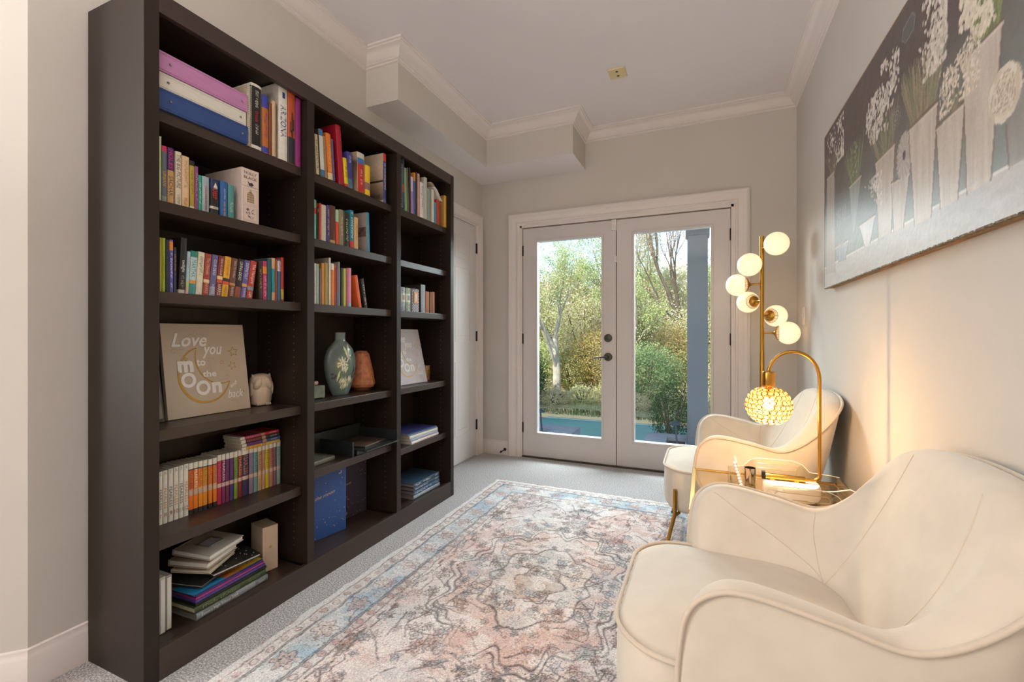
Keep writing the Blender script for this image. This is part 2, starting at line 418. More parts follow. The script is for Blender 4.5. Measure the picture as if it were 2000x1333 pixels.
# measured rows: y0, y1, height, colour, lean, colour bands, lettering, description
ROW_1A_UPRIGHT = [
    (1.171, 1.186, 0.232, '#b9a98f', 0, [], [], 'thin tan spiral notebook beside the lying binders'),
    (1.188, 1.234, 0.251, '#1c1a1b', 0, [(0.0, 0.05, '#d8d4cc'), (0.96, 1, '#d8d4cc')], [('~', '#cfc8bd', 0.62, 0.92), ('Dracula', '#c8202c', 0.42, 0.58), ('~', '#cfc8bd', 0.22, 0.38)], 'thick black annotated book with red and white spine lettering'),
    (1.235, 1.264, 0.227, '#b5672f', 0, [(0.0, 0.1, '#3b3f9c'), (0.78, 1, '#3b3f9c')], [('~', '#6d4a86', 0.25, 0.7)], 'orange book with blue bands at head and foot'),
    (1.265, 1.278, 0.208, '#7b4428', 0, [], [], 'narrow rust brown book between orange and tan books'),
    (1.279, 1.296, 0.224, '#c9ad8c', 0, [], [], 'slim tan paperback before the white binder'),
    (1.309, 1.353, 0.312, '#dad6cd', 0, [], [('ARIZONA', '#2b3f86', 0.3, 0.72)], 'white ring binder with large blue capitals on spine'),
    (1.354, 1.391, 0.306, '#b8502a', 0, [(0, 0.36, '#2b2c31')], [], 'orange and charcoal binder with cactus silhouette'),
    (1.392, 1.421, 0.292, '#8a2a72', 0, [], [], 'magenta plastic binder at the right end of top row'),
]
ROW_1B = [
    (0.882, 0.892, 0.214, '#c9d4b6', 0, [(0.5, 0.8, '#b9d48c')], [], 'pale green hardback at the left end'),
    (0.8928, 0.909, 0.187, '#6b7380', 0, [(0.9, 1, '#d43862'), (0, 0.12, '#8d9a8f')], [('URBAN', '#d9a83f', 0.3, 0.55)], 'slate book with a pink tip and yellow capitals'),
    (0.9098, 0.93, 0.188, '#d0a56c', 0, [(0.6, 1, '#4b2a78')], [('HOLES', '#e0384a', 0.63, 0.97), ('SACHAR', '#2b2f5e', 0.15, 0.5)], 'purple and tan paperback with red capitals'),
    (0.934, 0.954, 0.184, '#ddd2bb', 0, [], [('THE BIG PICTURE', '#3a332c', 0.33, 0.95), ('~', '#8a7f70', 0.05, 0.22)], 'cream book with long dark serif title'),
    (0.9548, 0.979, 0.177, '#dcbc94', 0, [], [('~', '#b49a78', 0.4, 0.92), ('~', '#c8613a', 0.04, 0.2)], 'peach hardback with faint pale lettering'),
    (0.9798, 0.996, 0.169, '#b09a3e', 0, [(0.9, 1, '#24201c'), (0, 0.07, '#d8cdb0')], [('~', '#7c6a2a', 0.3, 0.8)], 'olive yellow book with a black head band'),
    (0.997, 1.008, 0.155, '#8a4a80', 0, [], [('~', '#c9a0c0', 0.15, 0.85)], 'slim mauve paperback'),
    (1.0088, 1.02, 0.128, '#2d9c84', 0, [], [('~', '#bfe6da', 0.2, 0.8)], 'slim bright teal paperback'),
    (1.021, 1.047, 0.129, '#9fb0b8', 0, [], [('ORSON SCOTT CARD', '#30343a', 0.08, 0.52), ('SPEAKER FOR THE DEAD', '#c23a48', 0.05, 0.75)], 'pale blue grey paperback with red title'),
    (1.051, 1.081, 0.13, '#27211f', 0, [(0.72, 1, '#2c3358'), (0.17, 0.24, '#cfc8ba')], [('DEEP', '#e0342e', 0.45, 0.72), ('~', '#2a2522', 0.175, 0.235)], 'black thriller with a red block of letters and sail boat'),
    (1.087, 1.115, 0.133, '#2f5f9f', 0, [], [('JAMES PATTERSON', '#d8e2ea', 0.5, 0.8), ('WHEN THE WIND', '#e0b23c', 0.02, 0.45)], 'blue thriller with yellow title'),
    (1.1158, 1.14, 0.128, '#4f8f8c', 0, [], [('~', '#b8d0c0', 0.2, 0.5)], 'sea green paperback next to the boxed set'),
]
ROW_1C = [
    (0.891, 0.897, 0.179, '#b9a63c', 0, [], [], 'olive yellow book half hidden behind the left upright'),
    (0.898, 0.908, 0.179, '#a6bf2f', 0, [], [('~', '#6f8422', 0.2, 0.8)], 'lime green paperback'),
    (0.909, 0.919, 0.176, '#2c2a3e', 0, [], [], 'tall dark navy book'),
    (0.92, 0.932, 0.178, '#5a55a8', 0, [(0.8, 0.97, '#e08a2c')], [('~', '#e8e4f0', 0.1, 0.75)], 'violet blue paperback with an orange label'),
    (0.9328, 0.942, 0.155, '#2b3046', 0, [], [('~', '#c8923c', 0.4, 0.85)], 'navy paperback with gold lettering'),
    (0.952, 0.973, 0.192, '#23201e', 2.5, [(0, 0.07, '#c9c4ba')], [('twilight', '#e6e2da', 0.38, 0.6), ('~', '#a89a8c', 0.1, 0.34)], 'tall black novel with white lowercase title'),
    (0.9738, 0.984, 0.148, '#a9c4cc', 3, [(0, 0.15, '#d8b0a6'), (0.15, 0.3, '#b7c47a')], [('~', '#c86a78', 0.6, 0.85)], 'pale blue pastel paperback'),
    (0.985, 1.008, 0.152, '#b4cdd0', 3.5, [(0.86, 1, '#2f7f6c'), (0.25, 0.33, '#d8964a'), (0, 0.25, '#3f8f90')], [('MARTHA', '#4a7f86', 0.4, 0.8)], 'silvery blue paperback with green head band'),
    (1.009, 1.032, 0.153, '#d8d0b8', 4, [], [('~', '#7f7560', 0.45, 0.9)], 'cream paperback with brown lettering'),
    (1.0328, 1.055, 0.151, '#9c3f30', 4.5, [(0.3, 0.38, '#e0c79c')], [('The Ultimate', '#e0b08c', 0.5, 0.9), ('HARRIS', '#e0b08c', 0.05, 0.28)], 'brick red vampire mystery with grey vignette'),
    (1.056, 1.079, 0.151, '#5f5a86', 5, [(0.0, 0.22, '#8b90a4')], [('CLUB DEAD', '#d8d4e6', 0.5, 0.88), ('HARRIS', '#d8d4e6', 0.05, 0.28)], 'slate purple mystery with moon vignette'),
    (1.08, 1.102, 0.151, '#7d2c2c', 5.5, [(0.34, 0.42, '#c85a3c'), (0.42, 0.5, '#e0c48c')], [('DEAD AS A DOOR', '#e8dccc', 0.52, 0.93), ('HARRIS', '#e8dccc', 0.03, 0.3)], 'dark red mystery with small landscape band'),
    (1.103, 1.128, 0.152, '#dda52a', 6, [(0.3, 0.38, '#d0553a'), (0.38, 0.46, '#3a3432')], [('ALL TOGETHER', '#a8781c', 0.52, 0.93), ('HARRIS', '#a8781c', 0.03, 0.26)], 'golden yellow mystery with red band'),
    (1.1288, 1.153, 0.15, '#6a3f36', 6.5, [(0.3, 0.36, '#c48a52')], [('DEAD TO WORLD', '#d8c0a8', 0.5, 0.93), ('HARRIS', '#d8c0a8', 0.03, 0.26)], 'brown mystery with tan landscape band'),
    (1.154, 1.178, 0.151, '#26211f', 7, [(0, 0.28, '#8f4a3c')], [('LIVING DEAD', '#e0d8cc', 0.45, 0.93)], 'black mystery with red foot'),
    (1.1788, 1.202, 0.15, '#5e5596', 7.5, [(0.3, 0.38, '#d89a62')], [('DEFINITELY', '#d8d4e6', 0.5, 0.93), ('HARRIS', '#d8d4e6', 0.03, 0.26)], 'violet mystery with peach band'),
    (1.203, 1.23, 0.151, '#b43f34', 8, [(0.22, 0.32, '#8f9298')], [('The Vampire', '#e8d4c8', 0.4, 0.92), ('~', '#f0e8dc', 0.03, 0.18)], 'bright red leaning novel at end of the leaning run'),
    (1.246, 1.263, 0.154, '#332718', 0, [], [('~', '#b89a50', 0.3, 0.8)], 'near black upright novel with gold lettering'),
    (1.264, 1.284, 0.159, '#b32f62', 0, [(0.68, 0.86, '#e0852e')], [('~', '#e8b0c4', 0.1, 0.62)], 'magenta paperback with orange portrait label'),
    (1.285, 1.304, 0.172, '#1f5c66', 0, [], [], 'dark teal hardback'),
    (1.3048, 1.321, 0.178, '#c9a888', 0, [(0.2, 0.75, '#2a8f9c')], [], 'tan book with a turquoise panel'),
    (1.3218, 1.33, 0.174, '#a8522c', 0, [], [], 'slim rust orange paperback'),
    (1.332, 1.348, 0.176, '#3a6f9a', 0, [(0.72, 0.96, '#d8dce0')], [('~', '#404850', 0.74, 0.94)], 'blue paperback with a white top label'),
    (1.349, 1.363, 0.187, '#b23a30', 0, [(0.05, 0.28, '#c0a83a')], [], 'scuffed red magazine at the right end'),
]
ROW_1E = [
    (0.937, 0.949, 0.184, '#e2ddd0', 0, [], [('FEARLESS', '#30343c', 0.28, 0.66), ('7', '#d8502c', 0.13, 0.26), ('~', '#30302e', 0.92, 0.98)], 'white series paperback numbered seven'),
    (0.95, 0.965, 0.185, '#e2ddd0', 0, [], [('FEARLESS', '#b98a2a', 0.28, 0.66), ('8', '#8a6a4a', 0.13, 0.26), ('~', '#30302e', 0.92, 0.98)], 'white series paperback numbered eight'),
    (0.967, 0.983, 0.186, '#e2ddd0', 0, [], [('FEARLESS', '#30343c', 0.28, 0.66), ('9', '#6a2a3a', 0.13, 0.26), ('~', '#30302e', 0.92, 0.98)], 'white series paperback numbered nine'),
    (0.984, 1.001, 0.187, '#e2ddd0', 0, [], [('FEARLESS', '#b98a2a', 0.28, 0.66), ('10', '#b03a7a', 0.13, 0.26), ('~', '#30302e', 0.92, 0.98)], 'white series paperback numbered ten'),
    (1.0018, 1.017, 0.188, '#e2ddd0', 0, [], [('FEARLESS', '#30343c', 0.28, 0.66), ('11', '#5a9a4a', 0.13, 0.26), ('~', '#30302e', 0.92, 0.98)], 'white series paperback numbered eleven'),
    (1.018, 1.034, 0.189, '#e2ddd0', 0, [], [('FEARLESS', '#b98a2a', 0.28, 0.66), ('12', '#a02a5a', 0.13, 0.26), ('~', '#30302e', 0.92, 0.98)], 'white series paperback numbered twelve'),
    (1.035, 1.051, 0.188, '#e2701c', 0, [(0, 0.09, '#27201c'), (0.88, 1, '#ddd6c8'), (0.86, 0.88, '#27304a'), (0.36, 0.48, '#c9a48c')], [('FEARLESS', '#3a3a44', 0.5, 0.85)], 'first orange spined series paperback after the white ones'),
    (1.052, 1.068, 0.188, '#e87f1c', 0, [(0, 0.09, '#27201c'), (0.88, 1, '#ddd6c8'), (0.86, 0.88, '#27304a'), (0.36, 0.48, '#c9a48c')], [('FEARLESS', '#f2ece0', 0.5, 0.85)], 'second orange spined series paperback after the white ones'),
    (1.069, 1.085, 0.187, '#e68a1e', 0, [(0, 0.09, '#27201c'), (0.88, 1, '#ddd6c8'), (0.86, 0.88, '#27304a'), (0.36, 0.48, '#c9a48c')], [('FEARLESS', '#a0463c', 0.5, 0.85)], 'third orange spined series paperback after the white ones'),
    (1.086, 1.102, 0.186, '#e08c1e', 0, [(0, 0.09, '#27201c'), (0.88, 1, '#ddd6c8'), (0.86, 0.88, '#27304a'), (0.36, 0.48, '#c9a48c')], [('FEARLESS', '#4f8a4a', 0.5, 0.85)], 'fourth orange spined series paperback after the white ones'),
    (1.105, 1.121, 0.185, '#e07c22', 0, [(0, 0.09, '#27201c'), (0.88, 1, '#ddd6c8'), (0.86, 0.88, '#27304a'), (0.36, 0.48, '#c9a48c')], [('FEARLESS', '#b04438', 0.5, 0.85)], 'fifth orange spined series paperback after the white ones'),
    (1.123, 1.139, 0.185, '#e07420', 0, [(0, 0.09, '#27201c'), (0.88, 1, '#ddd6c8'), (0.86, 0.88, '#27304a'), (0.36, 0.48, '#c9a48c')], [('FEARLESS', '#3f7f86', 0.5, 0.85)], 'sixth orange spined series paperback after the white ones'),
    (1.14, 1.156, 0.192, '#b3284a', 0, [(0.88, 1, '#ddd6c8'), (0.34, 0.42, '#cdb0a0')], [('FEARLESS', '#c8607c', 0.46, 0.86)], 'crimson series paperback in the matching row'),
    (1.157, 1.172, 0.191, '#7a3060', 0, [(0.88, 1, '#ddd6c8'), (0.34, 0.42, '#cdb0a0')], [('FEARLESS', '#e0d4dc', 0.46, 0.86)], 'plum with white letters series paperback in the matching row'),
    (1.173, 1.188, 0.191, '#7a3356', 0, [(0.88, 1, '#ddd6c8'), (0.34, 0.42, '#cdb0a0')], [('FEARLESS', '#5a4a8a', 0.46, 0.86)], 'wine series paperback in the matching row'),
    (1.189, 1.206, 0.191, '#4b3a78', 0, [(0.88, 1, '#ddd6c8'), (0.34, 0.42, '#cdb0a0')], [('FEARLESS', '#8a3a5a', 0.46, 0.86)], 'indigo series paperback in the matching row'),
    (1.207, 1.223, 0.19, '#7f9a3c', 0, [(0.88, 1, '#ddd6c8'), (0.34, 0.42, '#cdb0a0')], [('FEARLESS', '#3f7a5a', 0.46, 0.86)], 'leaf green series paperback in the matching row'),
    (1.224, 1.241, 0.191, '#8a2a30', 0, [(0.88, 1, '#ddd6c8'), (0.34, 0.42, '#cdb0a0')], [('FEARLESS', '#d8a46a', 0.46, 0.86)], 'dark red series paperback in the matching row'),
    (1.2418, 1.271, 0.191, '#3a3358', 0, [(0.88, 1, '#ddd6c8'), (0.34, 0.42, '#cdb0a0')], [('FEARLESS', '#c8855a', 0.46, 0.86)], 'double width navy series paperback in the matching row'),
    (1.272, 1.291, 0.192, '#8c7c94', 0, [(0.88, 1, '#ddd6c8'), (0.34, 0.42, '#cdb0a0')], [('FEARLESS', '#6f7f9a', 0.46, 0.86)], 'dusty lavender series paperback in the matching row'),
    (1.292, 1.31, 0.19, '#6f9a9a', 0, [(0.88, 1, '#ddd6c8'), (0.34, 0.42, '#cdb0a0')], [('FEARLESS', '#2f5f6a', 0.46, 0.86)], 'grey teal series paperback in the matching row'),
    (1.311, 1.33, 0.189, '#c0a078', 0, [(0.88, 1, '#ddd6c8'), (0.34, 0.42, '#cdb0a0')], [('FEARLESS', '#8a4a4a', 0.46, 0.86)], 'tan series paperback in the matching row'),
    (1.331, 1.345, 0.19, '#c89878', 0, [(0.88, 1, '#ddd6c8'), (0.34, 0.42, '#cdb0a0')], [('FEARLESS', '#b86a5a', 0.46, 0.86)], 'peach series paperback in the matching row'),
    (1.346, 1.364, 0.189, '#c8b82c', 0, [(0.88, 1, '#ddd6c8'), (0.34, 0.42, '#cdb0a0')], [('FEARLESS', '#6a7a2a', 0.46, 0.86)], 'lemon yellow series paperback in the matching row'),
    (1.365, 1.385, 0.19, '#b8806c', 0, [(0.88, 1, '#ddd6c8'), (0.34, 0.42, '#cdb0a0')], [('FEARLESS', '#8a3a3a', 0.46, 0.86)], 'salmon series paperback in the matching row'),
    (1.386, 1.401, 0.19, '#8a6470', 0, [(0.88, 1, '#ddd6c8'), (0.34, 0.42, '#cdb0a0')], [('FEARLESS', '#5a3a5a', 0.46, 0.86)], 'mauve series paperback in the matching row'),
    (1.403, 1.421, 0.189, '#8fae9c', 0, [(0.88, 1, '#ddd6c8'), (0.34, 0.42, '#cdb0a0')], [('FEARLESS', '#5a8a9a', 0.46, 0.86)], 'pale jade series paperback in the matching row'),
]
ROW_2A = [
    (1.479, 1.487, 0.168, '#e0b03c', 3, [], [], 'thin yellow workbook at the left end'),
    (1.4878, 1.496, 0.172, '#4c4a3a', 3, [], [], 'thin olive book beside the yellow workbook'),
    (1.497, 1.516, 0.177, '#cdbd9c', 3.5, [], [('~', '#4a3f34', 0.15, 0.85)], 'cream book with small brown lettering'),
    (1.517, 1.521, 0.207, '#4f4034', 3.5, [], [], 'dark edged folder behind the cream book'),
    (1.522, 1.548, 0.211, '#cfd3cd', 4, [(0.86, 1, '#3f76a4'), (0, 0.14, '#3f76a4')], [], 'white textbook with blue head and foot'),
    (1.549, 1.564, 0.187, '#a5764c', 4, [], [], 'tan brown paperback beside the blue ended textbook'),
    (1.565, 1.596, 0.21, '#dd7b28', 4.5, [(0, 0.14, '#d8c8a0')], [('~', '#f0c890', 0.3, 0.75), ('~', '#f0c890', 0.15, 0.28)], 'orange language textbook'),
    (1.597, 1.608, 0.194, '#5c5a86', 4.5, [], [], 'slim blue violet paperback'),
    (1.629, 1.663, 0.275, '#a3142e', 5, [], [], 'tall crimson binder leaning left'),
    (1.672, 1.695, 0.134, '#e5c81e', 5, [(0, 0.08, '#c8322c')], [('~', '#5a4a1c', 0.3, 0.7)], 'narrow yellow test guide leaning on the binder'),
    (1.696, 1.73, 0.174, '#3f3a86', 2, [(0, 0.25, '#4a6f8a')], [('~', '#e0dcea', 0.82, 0.9), ('~', '#e0dcea', 0.7, 0.8)], 'violet blue test guide with white lettering'),
    (1.762, 1.816, 0.199, '#b8302c', 1, [(0.72, 0.86, '#3a6ea6'), (0.86, 1, '#c9c4b8')], [('~', '#e8dccc', 0.2, 0.6)], 'thick worn red dictionary with blue and white head'),
    (1.82, 1.858, 0.153, '#e6c01c', 0, [(0.18, 0.42, '#8a6a6a')], [], 'small yellow guide with photo band'),
    (1.96, 1.986, 0.265, '#3a3f7c', 0, [(0.84, 1, '#c23a32'), (0.0, 0.06, '#5a5aa0')], [('SAT PLAN DEVELOPMENT', '#e0dce6', 0.25, 0.8)], 'wide cream covered book with blue and red spine'),
]
ROW_2B = [
    (1.509, 1.529, 0.182, '#7cc4ae', 0, [(0.65, 0.8, '#d8442e')], [], 'mint green hardback with a red panel'),
    (1.531, 1.544, 0.152, '#23201e', 0, [], [('~', '#e0d8cc', 0.85, 0.97)], 'slim black paperback before the cream book'),
    (1.545, 1.557, 0.175, '#cf4a2c', 0, [], [], 'orange red hardback behind the black one'),
    (1.558, 1.588, 0.172, '#d3cbb8', 0, [], [], 'cream hardback with faded photo spine'),
    (1.589, 1.609, 0.178, '#4a3f86', 0, [], [('~', '#d8b84a', 0.2, 0.9)], 'violet hardback with yellow lettering'),
    (1.611, 1.645, 0.183, '#5a3428', 0, [(0, 0.1, '#b89a5a')], [], 'ornate brown carved look hardback'),
    (1.647, 1.666, 0.171, '#d8502a', 0, [(0.66, 1, '#a8cbb0')], [], 'orange spine with a green upper third'),
    (1.668, 1.7, 0.178, '#8a8266', 0, [], [('~', '#c8bc8a', 0.3, 0.8)], 'grey gold hardback'),
    (1.701, 1.737, 0.175, '#26302a', 0, [], [('~', '#cdbd7a', 0.2, 0.8)], 'black green hardback with wide pale capitals'),
    (1.74, 1.768, 0.193, '#1f7f96', 0, [(0.02, 0.2, '#c23a32')], [('~', '#e6eef0', 0.25, 0.95)], 'turquoise hardback with white capitals'),
    (1.77, 1.8, 0.165, '#d4ad78', 0, [], [('~', '#a07c4a', 0.3, 0.8)], 'soft tan paperback'),
    (1.863, 1.884, 0.211, '#3c8fae', 2, [], [], 'grey covered book with photo on its side and blue spine'),
]
ROW_2C = [
    (1.518, 1.537, 0.188, '#d8c8c0', 0, [], [('~', '#b8908c', 0.2, 0.8)], 'pale pink white hardback at the left end'),
    (1.538, 1.55, 0.187, '#9ac8b0', 0, [], [], 'mint green slim hardback'),
    (1.552, 1.563, 0.168, '#6f4a4a', 0, [], [], 'slim mauve brown paperback'),
    (1.565, 1.581, 0.196, '#c8843a', 0, [], [], 'orange picture book'),
    (1.582, 1.605, 0.2, '#a5862f', 0, [], [], 'olive gold picture book with dark figure'),
    (1.61, 1.622, 0.227, '#ddd8ce', 0, [], [], 'tall thin white book'),
    (1.625, 1.643, 0.202, '#d8852a', 0, [(0.85, 1, '#e0dcd0')], [], 'orange book with white head'),
    (1.644, 1.651, 0.201, '#d8502a', 0, [], [], 'very thin vermilion book'),
    (1.653, 1.669, 0.185, '#6f3f3a', 0, [(0, 0.35, '#5a4a6a')], [], 'maroon and violet paperback'),
    (1.671, 1.679, 0.216, '#9a9c98', 0, [], [], 'tall thin grey book'),
    (1.684, 1.703, 0.189, '#26241f', 0, [], [], 'black slim book'),
    (1.705, 1.72, 0.189, '#bcc23a', 0, [], [], 'yellow green slim book'),
    (1.721, 1.736, 0.192, '#a8506a', 0, [], [], 'dusty rose slim book'),
    (1.737, 1.758, 0.196, '#d88aa8', 0, [(0, 0.12, '#9ac0d0')], [], 'pink paperback'),
    (1.795, 1.818, 0.167, '#d8632e', -11, [], [], 'orange red paperback leaning left in the gap'),
    (1.839, 1.863, 0.154, '#2a2422', -11, [], [('~', '#cfc0b0', 0.1, 0.8)], 'black paperback leaning at the right end'),
]
ROW_3A = [
    (2.094, 2.101, 0.261, '#c8a05a', 0, [], [], 'thin notebook with a gold coil'),
    (2.104, 2.127, 0.288, '#26262c', 0, [], [], 'tall black spiral planner with white coil'),
    (2.128, 2.145, 0.297, '#2f3f62', 0, [(0.35, 0.5, '#c0392f')], [], 'navy folder with red patch'),
    (2.148, 2.169, 0.249, '#7fae7c', 2, [], [], 'light green book'),
    (2.17, 2.185, 0.256, '#6f5f4c', 2, [], [], 'brown grey album'),
    (2.187, 2.208, 0.265, '#23231f', 0, [], [], 'black album'),
    (2.21, 2.237, 0.219, '#9a86b8', 2, [(0.6, 1, '#c8c0d0')], [], 'lavender paperback'),
    (2.239, 2.255, 0.252, '#4a5a9a', 0, [(0.8, 1, '#dd8a3a')], [], 'blue slim book with orange tip'),
    (2.257, 2.275, 0.26, '#3a2f28', 0, [], [], 'dark brown slim book'),
    (2.277, 2.3, 0.259, '#c89a90', 0, [], [], 'blush pink notebook'),
    (2.303, 2.345, 0.216, '#dcd8d8', 0, [], [('Essay Tests', '#7a7a90', 0.3, 0.9)], 'white book with small grey title'),
    (2.348, 2.381, 0.261, '#b8bcae', 0, [], [], 'grey notebook with spiral edge'),
    (2.384, 2.426, 0.201, '#8a9890', 0, [], [], 'grey green patterned box'),
    (2.431, 2.463, 0.209, '#cfcabf', 0, [], [], 'off white book with specks'),
    (2.465, 2.484, 0.135, '#2f8fb8', 0, [], [], 'short bright blue book'),
    (2.487, 2.524, 0.161, '#b83a22', 0, [], [], 'short flame red book'),
    (2.582, 2.61, 0.213, '#d8ac44', 0, [], [], 'mustard yellow book at the right end'),
]
ROW_3C = [
    (2.152, 2.161, 0.143, '#c8989a', 0, [], [], 'thin rose book beside the upright'),
    (2.163, 2.202, 0.142, '#aebccb', 0, [(0.4, 0.75, '#d8dccc')], [], 'white and blue toile patterned storage book'),
    (2.206, 2.256, 0.143, '#9fae94', 0, [(0.4, 0.75, '#d8dccc')], [], 'sage green toile patterned storage book'),
    (2.264, 2.34, 0.144, '#6a6a80', 0, [], [], 'gingham check box with copper framed label'),
    (2.363, 2.413, 0.178, '#8f9aa6', 0, [], [], 'tall slate grey binder'),
    (2.415, 2.426, 0.14, '#c06a44', 0, [], [], 'thin terracotta book'),
    (2.429, 2.452, 0.139, '#b0825c', 0, [], [], 'light brown cloth book'),
    (2.461, 2.489, 0.14, '#8a6248', 0, [], [], 'dull brown cloth book'),
    (2.491, 2.523, 0.143, '#b07a5a', 0, [], [], 'copper brown cloth book at the right end'),
]

# ------------------------------------------------------------------ bookcase
BX0, BX1 = -1.895, -1.575            # back and front
BY0, BY1 = .815, 2.650
bc = thing('bookcase', 'tall dark brown bookcase of three bays filled with books along the left wall', 'bookcase', (-1.735, 1.73, 0))
bo = Vector((-1.735, 1.73, 0))
def bpart(name, boxes, m=ESP, bevel=.0015, extra=None):
    mb = MB()
    for b in boxes: mb.box(b[0] - bo.x, b[1] - bo.x, b[2] - bo.y, b[3] - bo.y, b[4], b[5], m)
    if extra: extra(mb)
    return mb.build(name, bc, bevel=bevel)
BAYS = [(.854, 1.425), (1.463, 2.036), (2.072, 2.611)]
SF = -1.610                          # front edge of the shelves
def pins(y, face):                   # two columns of shelf pin holes on one inner face
    def f(mb):
        for x in (-1.655, -1.81):
            for k in range(62):
                z = .17 + k * .0305
                if z > 2.06: break
                mb.tube([(x - bo.x, y - bo.y - face * .0004, z), (x - bo.x, y - bo.y + face * .0006, z)], .0024, PIN, 6)
    return f
bpart('side_panel', [(BX0, BX1 - .030, BY0 + .0, BAYS[0][0], 0, 2.172)], extra=pins(BAYS[0][0], 1))
bpart('stile', [(BX1 - .0285, BX1, BY0 - .003, BAYS[0][0] + .001, 0, 2.172)])
bpart('divider', [(BX0, BX1, BAYS[0][1], BAYS[1][0], .10, 2.107)], extra=pins(BAYS[0][1], -1))
bpart('divider', [(BX0, BX1, BAYS[1][1], BAYS[2][0], .10, 2.107)], extra=pins(BAYS[1][1], -1))
bpart('side_panel', [(BX0, BX1, BAYS[2][1], BY1, 0, 2.172)], extra=pins(BAYS[2][1], -1))
bpart('top_rail', [(BX1 - .020, BX1, BAYS[0][0], BAYS[2][1], 2.107, 2.172)], m=ESPH)
bpart('top_panel', [(BX0, BX1 - .020, BAYS[0][0], BAYS[2][1], 2.135, 2.172)], m=ESPH)
bpart('base_rail', [(BX1 - .020, BX1, BAYS[0][0], BAYS[2][1], 0, .100)], m=ESPH)
bpart('back_panel', [(BX0, BX0 + .010, BAYS[0][0], BAYS[2][1], .06, 2.14)], bevel=0)
SH = {0: (1.816, 1.525, 1.231, .783, .432), 1: (1.816, 1.525, 1.231, .783, .481), 2: (1.816, 1.525, 1.231, .783, .432)}
for i, (a, b) in enumerate(BAYS):
    for z in SH[i]:
        bpart('shelf', [(BX0 + .012, SF, a + .0015, b - .0015, z - .0365, z)], m=ESPH)
    bpart('bottom_shelf', [(BX0 + .012, BX1 - .022, a, b, .065, .088)], m=ESPH)
    for z in SH[i]: pass

# ------------------------------------------------------------------ books
rnd = random.Random(5)
def illegible(mb, m, fn):
    x = 0.0
    while x < .97:
        w = rnd.uniform(.02, .06); hh = rnd.uniform(.45, 1); y0 = rnd.uniform(0, 1 - hh)
        if rnd.random() < .82:
            k = rnd.choice((0, 1))
            mb.add([fn(x, y0), fn(x + w * .35, y0), fn(x + w * .35, y0 + hh), fn(x, y0 + hh)], [(0, 1, 2, 3)], m)
            if k: mb.add([fn(x, y0), fn(x + w, y0), fn(x + w, y0 + .2), fn(x, y0 + .2)], [(0, 1, 2, 3)], m)
            else: mb.add([fn(x, y0 + hh - .2), fn(x + w, y0 + hh - .2), fn(x + w, y0 + hh), fn(x, y0 + hh)], [(0, 1, 2, 3)], m)
        x += w * 1.25
def book(label, t, h, dep, colour, bands=(), texts=(), kind='book', cat='book', group=None, hard=False, pages=None, side=None):
    """spine centred on the local origin at the front, +x out of the shelf, thickness along y, height along z, depth to -x"""
    e = thing(kind, label, cat, group=group)
    mb = MB(); base = bm_(colour)
    th = min(.0022, t * .16) if not hard else min(.003, t * .2)
    lip = .003 if hard else 0
    cuts = sorted(set([0, 1] + [f for b in bands for f in b[:2]]))
    def colour_at(f):
        m = base
        for b in bands:
            if b[0] - 1e-6 <= f <= b[1] + 1e-6: m = bm_(b[2])
        return m
    rise = min(.004, t * .12)
    for f0, f1 in zip(cuts[:-1], cuts[1:]):
        m = colour_at((f0 + f1) / 2); ring = []
        for f in (f0, f1):
            ring.append([(-rise * (abs(k) ** 2) + .0, k * t / 2, f * h) for k in (-1, -.8, -.4, 0, .4, .8, 1)])
        mb.grid(ring, m)
        for s in (-1, 1):            # boards carry the band colours on their first centimetres, then the cover colour
            y1 = s * t / 2; y0 = s * (t / 2 - th)
            mb.box(-dep, -rise, min(y0, y1), max(y0, y1), f0 * h, f1 * h, bm_(side) if side else m)
    mb.build('cover', e, smooth=True, recalc=True)
    pb = MB(); pb.box(-dep + .002 + lip, -rise * .5 - .001, -t / 2 + th, t / 2 - th, .001 + lip, h - .001 - lip, pages or PAGES); pb.build('pages', e)
    if texts:
        for s, c, f0, f1 in texts:
            tb = MB()
            m = bm_(c)
            L = (f1 - f0) * h
            if s == '~':
                H = min(t * .5, .014)
                fn = lambda a, b, f1=f1, L=L, H=H: (.0007 - rise * (2 * abs((b - .5) * H) / t) ** 2, (b - .5) * H, f1 * h - a * L)
                illegible(tb, m, fn)
            elif len(s) <= 2:
                H = min((f1 - f0) * h, t * .9); asp = text_geom(s)[2]; Wd = min(t * .74, H * asp)
                fn = lambda a, b, H=H, Wd=Wd: (.0007, (a - .5) * Wd, f0 * h + b * H)
                put_text(tb, s, m, fn)
            else:
                asp = text_geom(s)[2]; H = min(t * .62, L / asp * 1.35)
                fn = lambda a, b, f1=f1, L=L, H=H: (.0007 - rise * (2 * abs((b - .5) * H) / t) ** 2, (b - .5) * H, f1 * h - a * L)
                put_text(tb, s, m, fn)
            tb.build('spine_lettering', e, recalc=False)
    return e
SIDES = {d[:26]: c for d, c in (('wide cream covered book with blue and red spine', '#cdb79f'), ('grey covered book with photo on its side', '#ada097'), ('white ring binder with large', '#bdb2a4'), ('tall slate grey binder', '#3f3c3c'), ('mustard yellow book at the', '#b88a4a'), ('tall thin white book', '#b8b0a4'), ('teal', '#2a2a2a'), ('thick worn red dictionary with', '#b09a80'), ('silvery blue paperback', '#27302e'))}
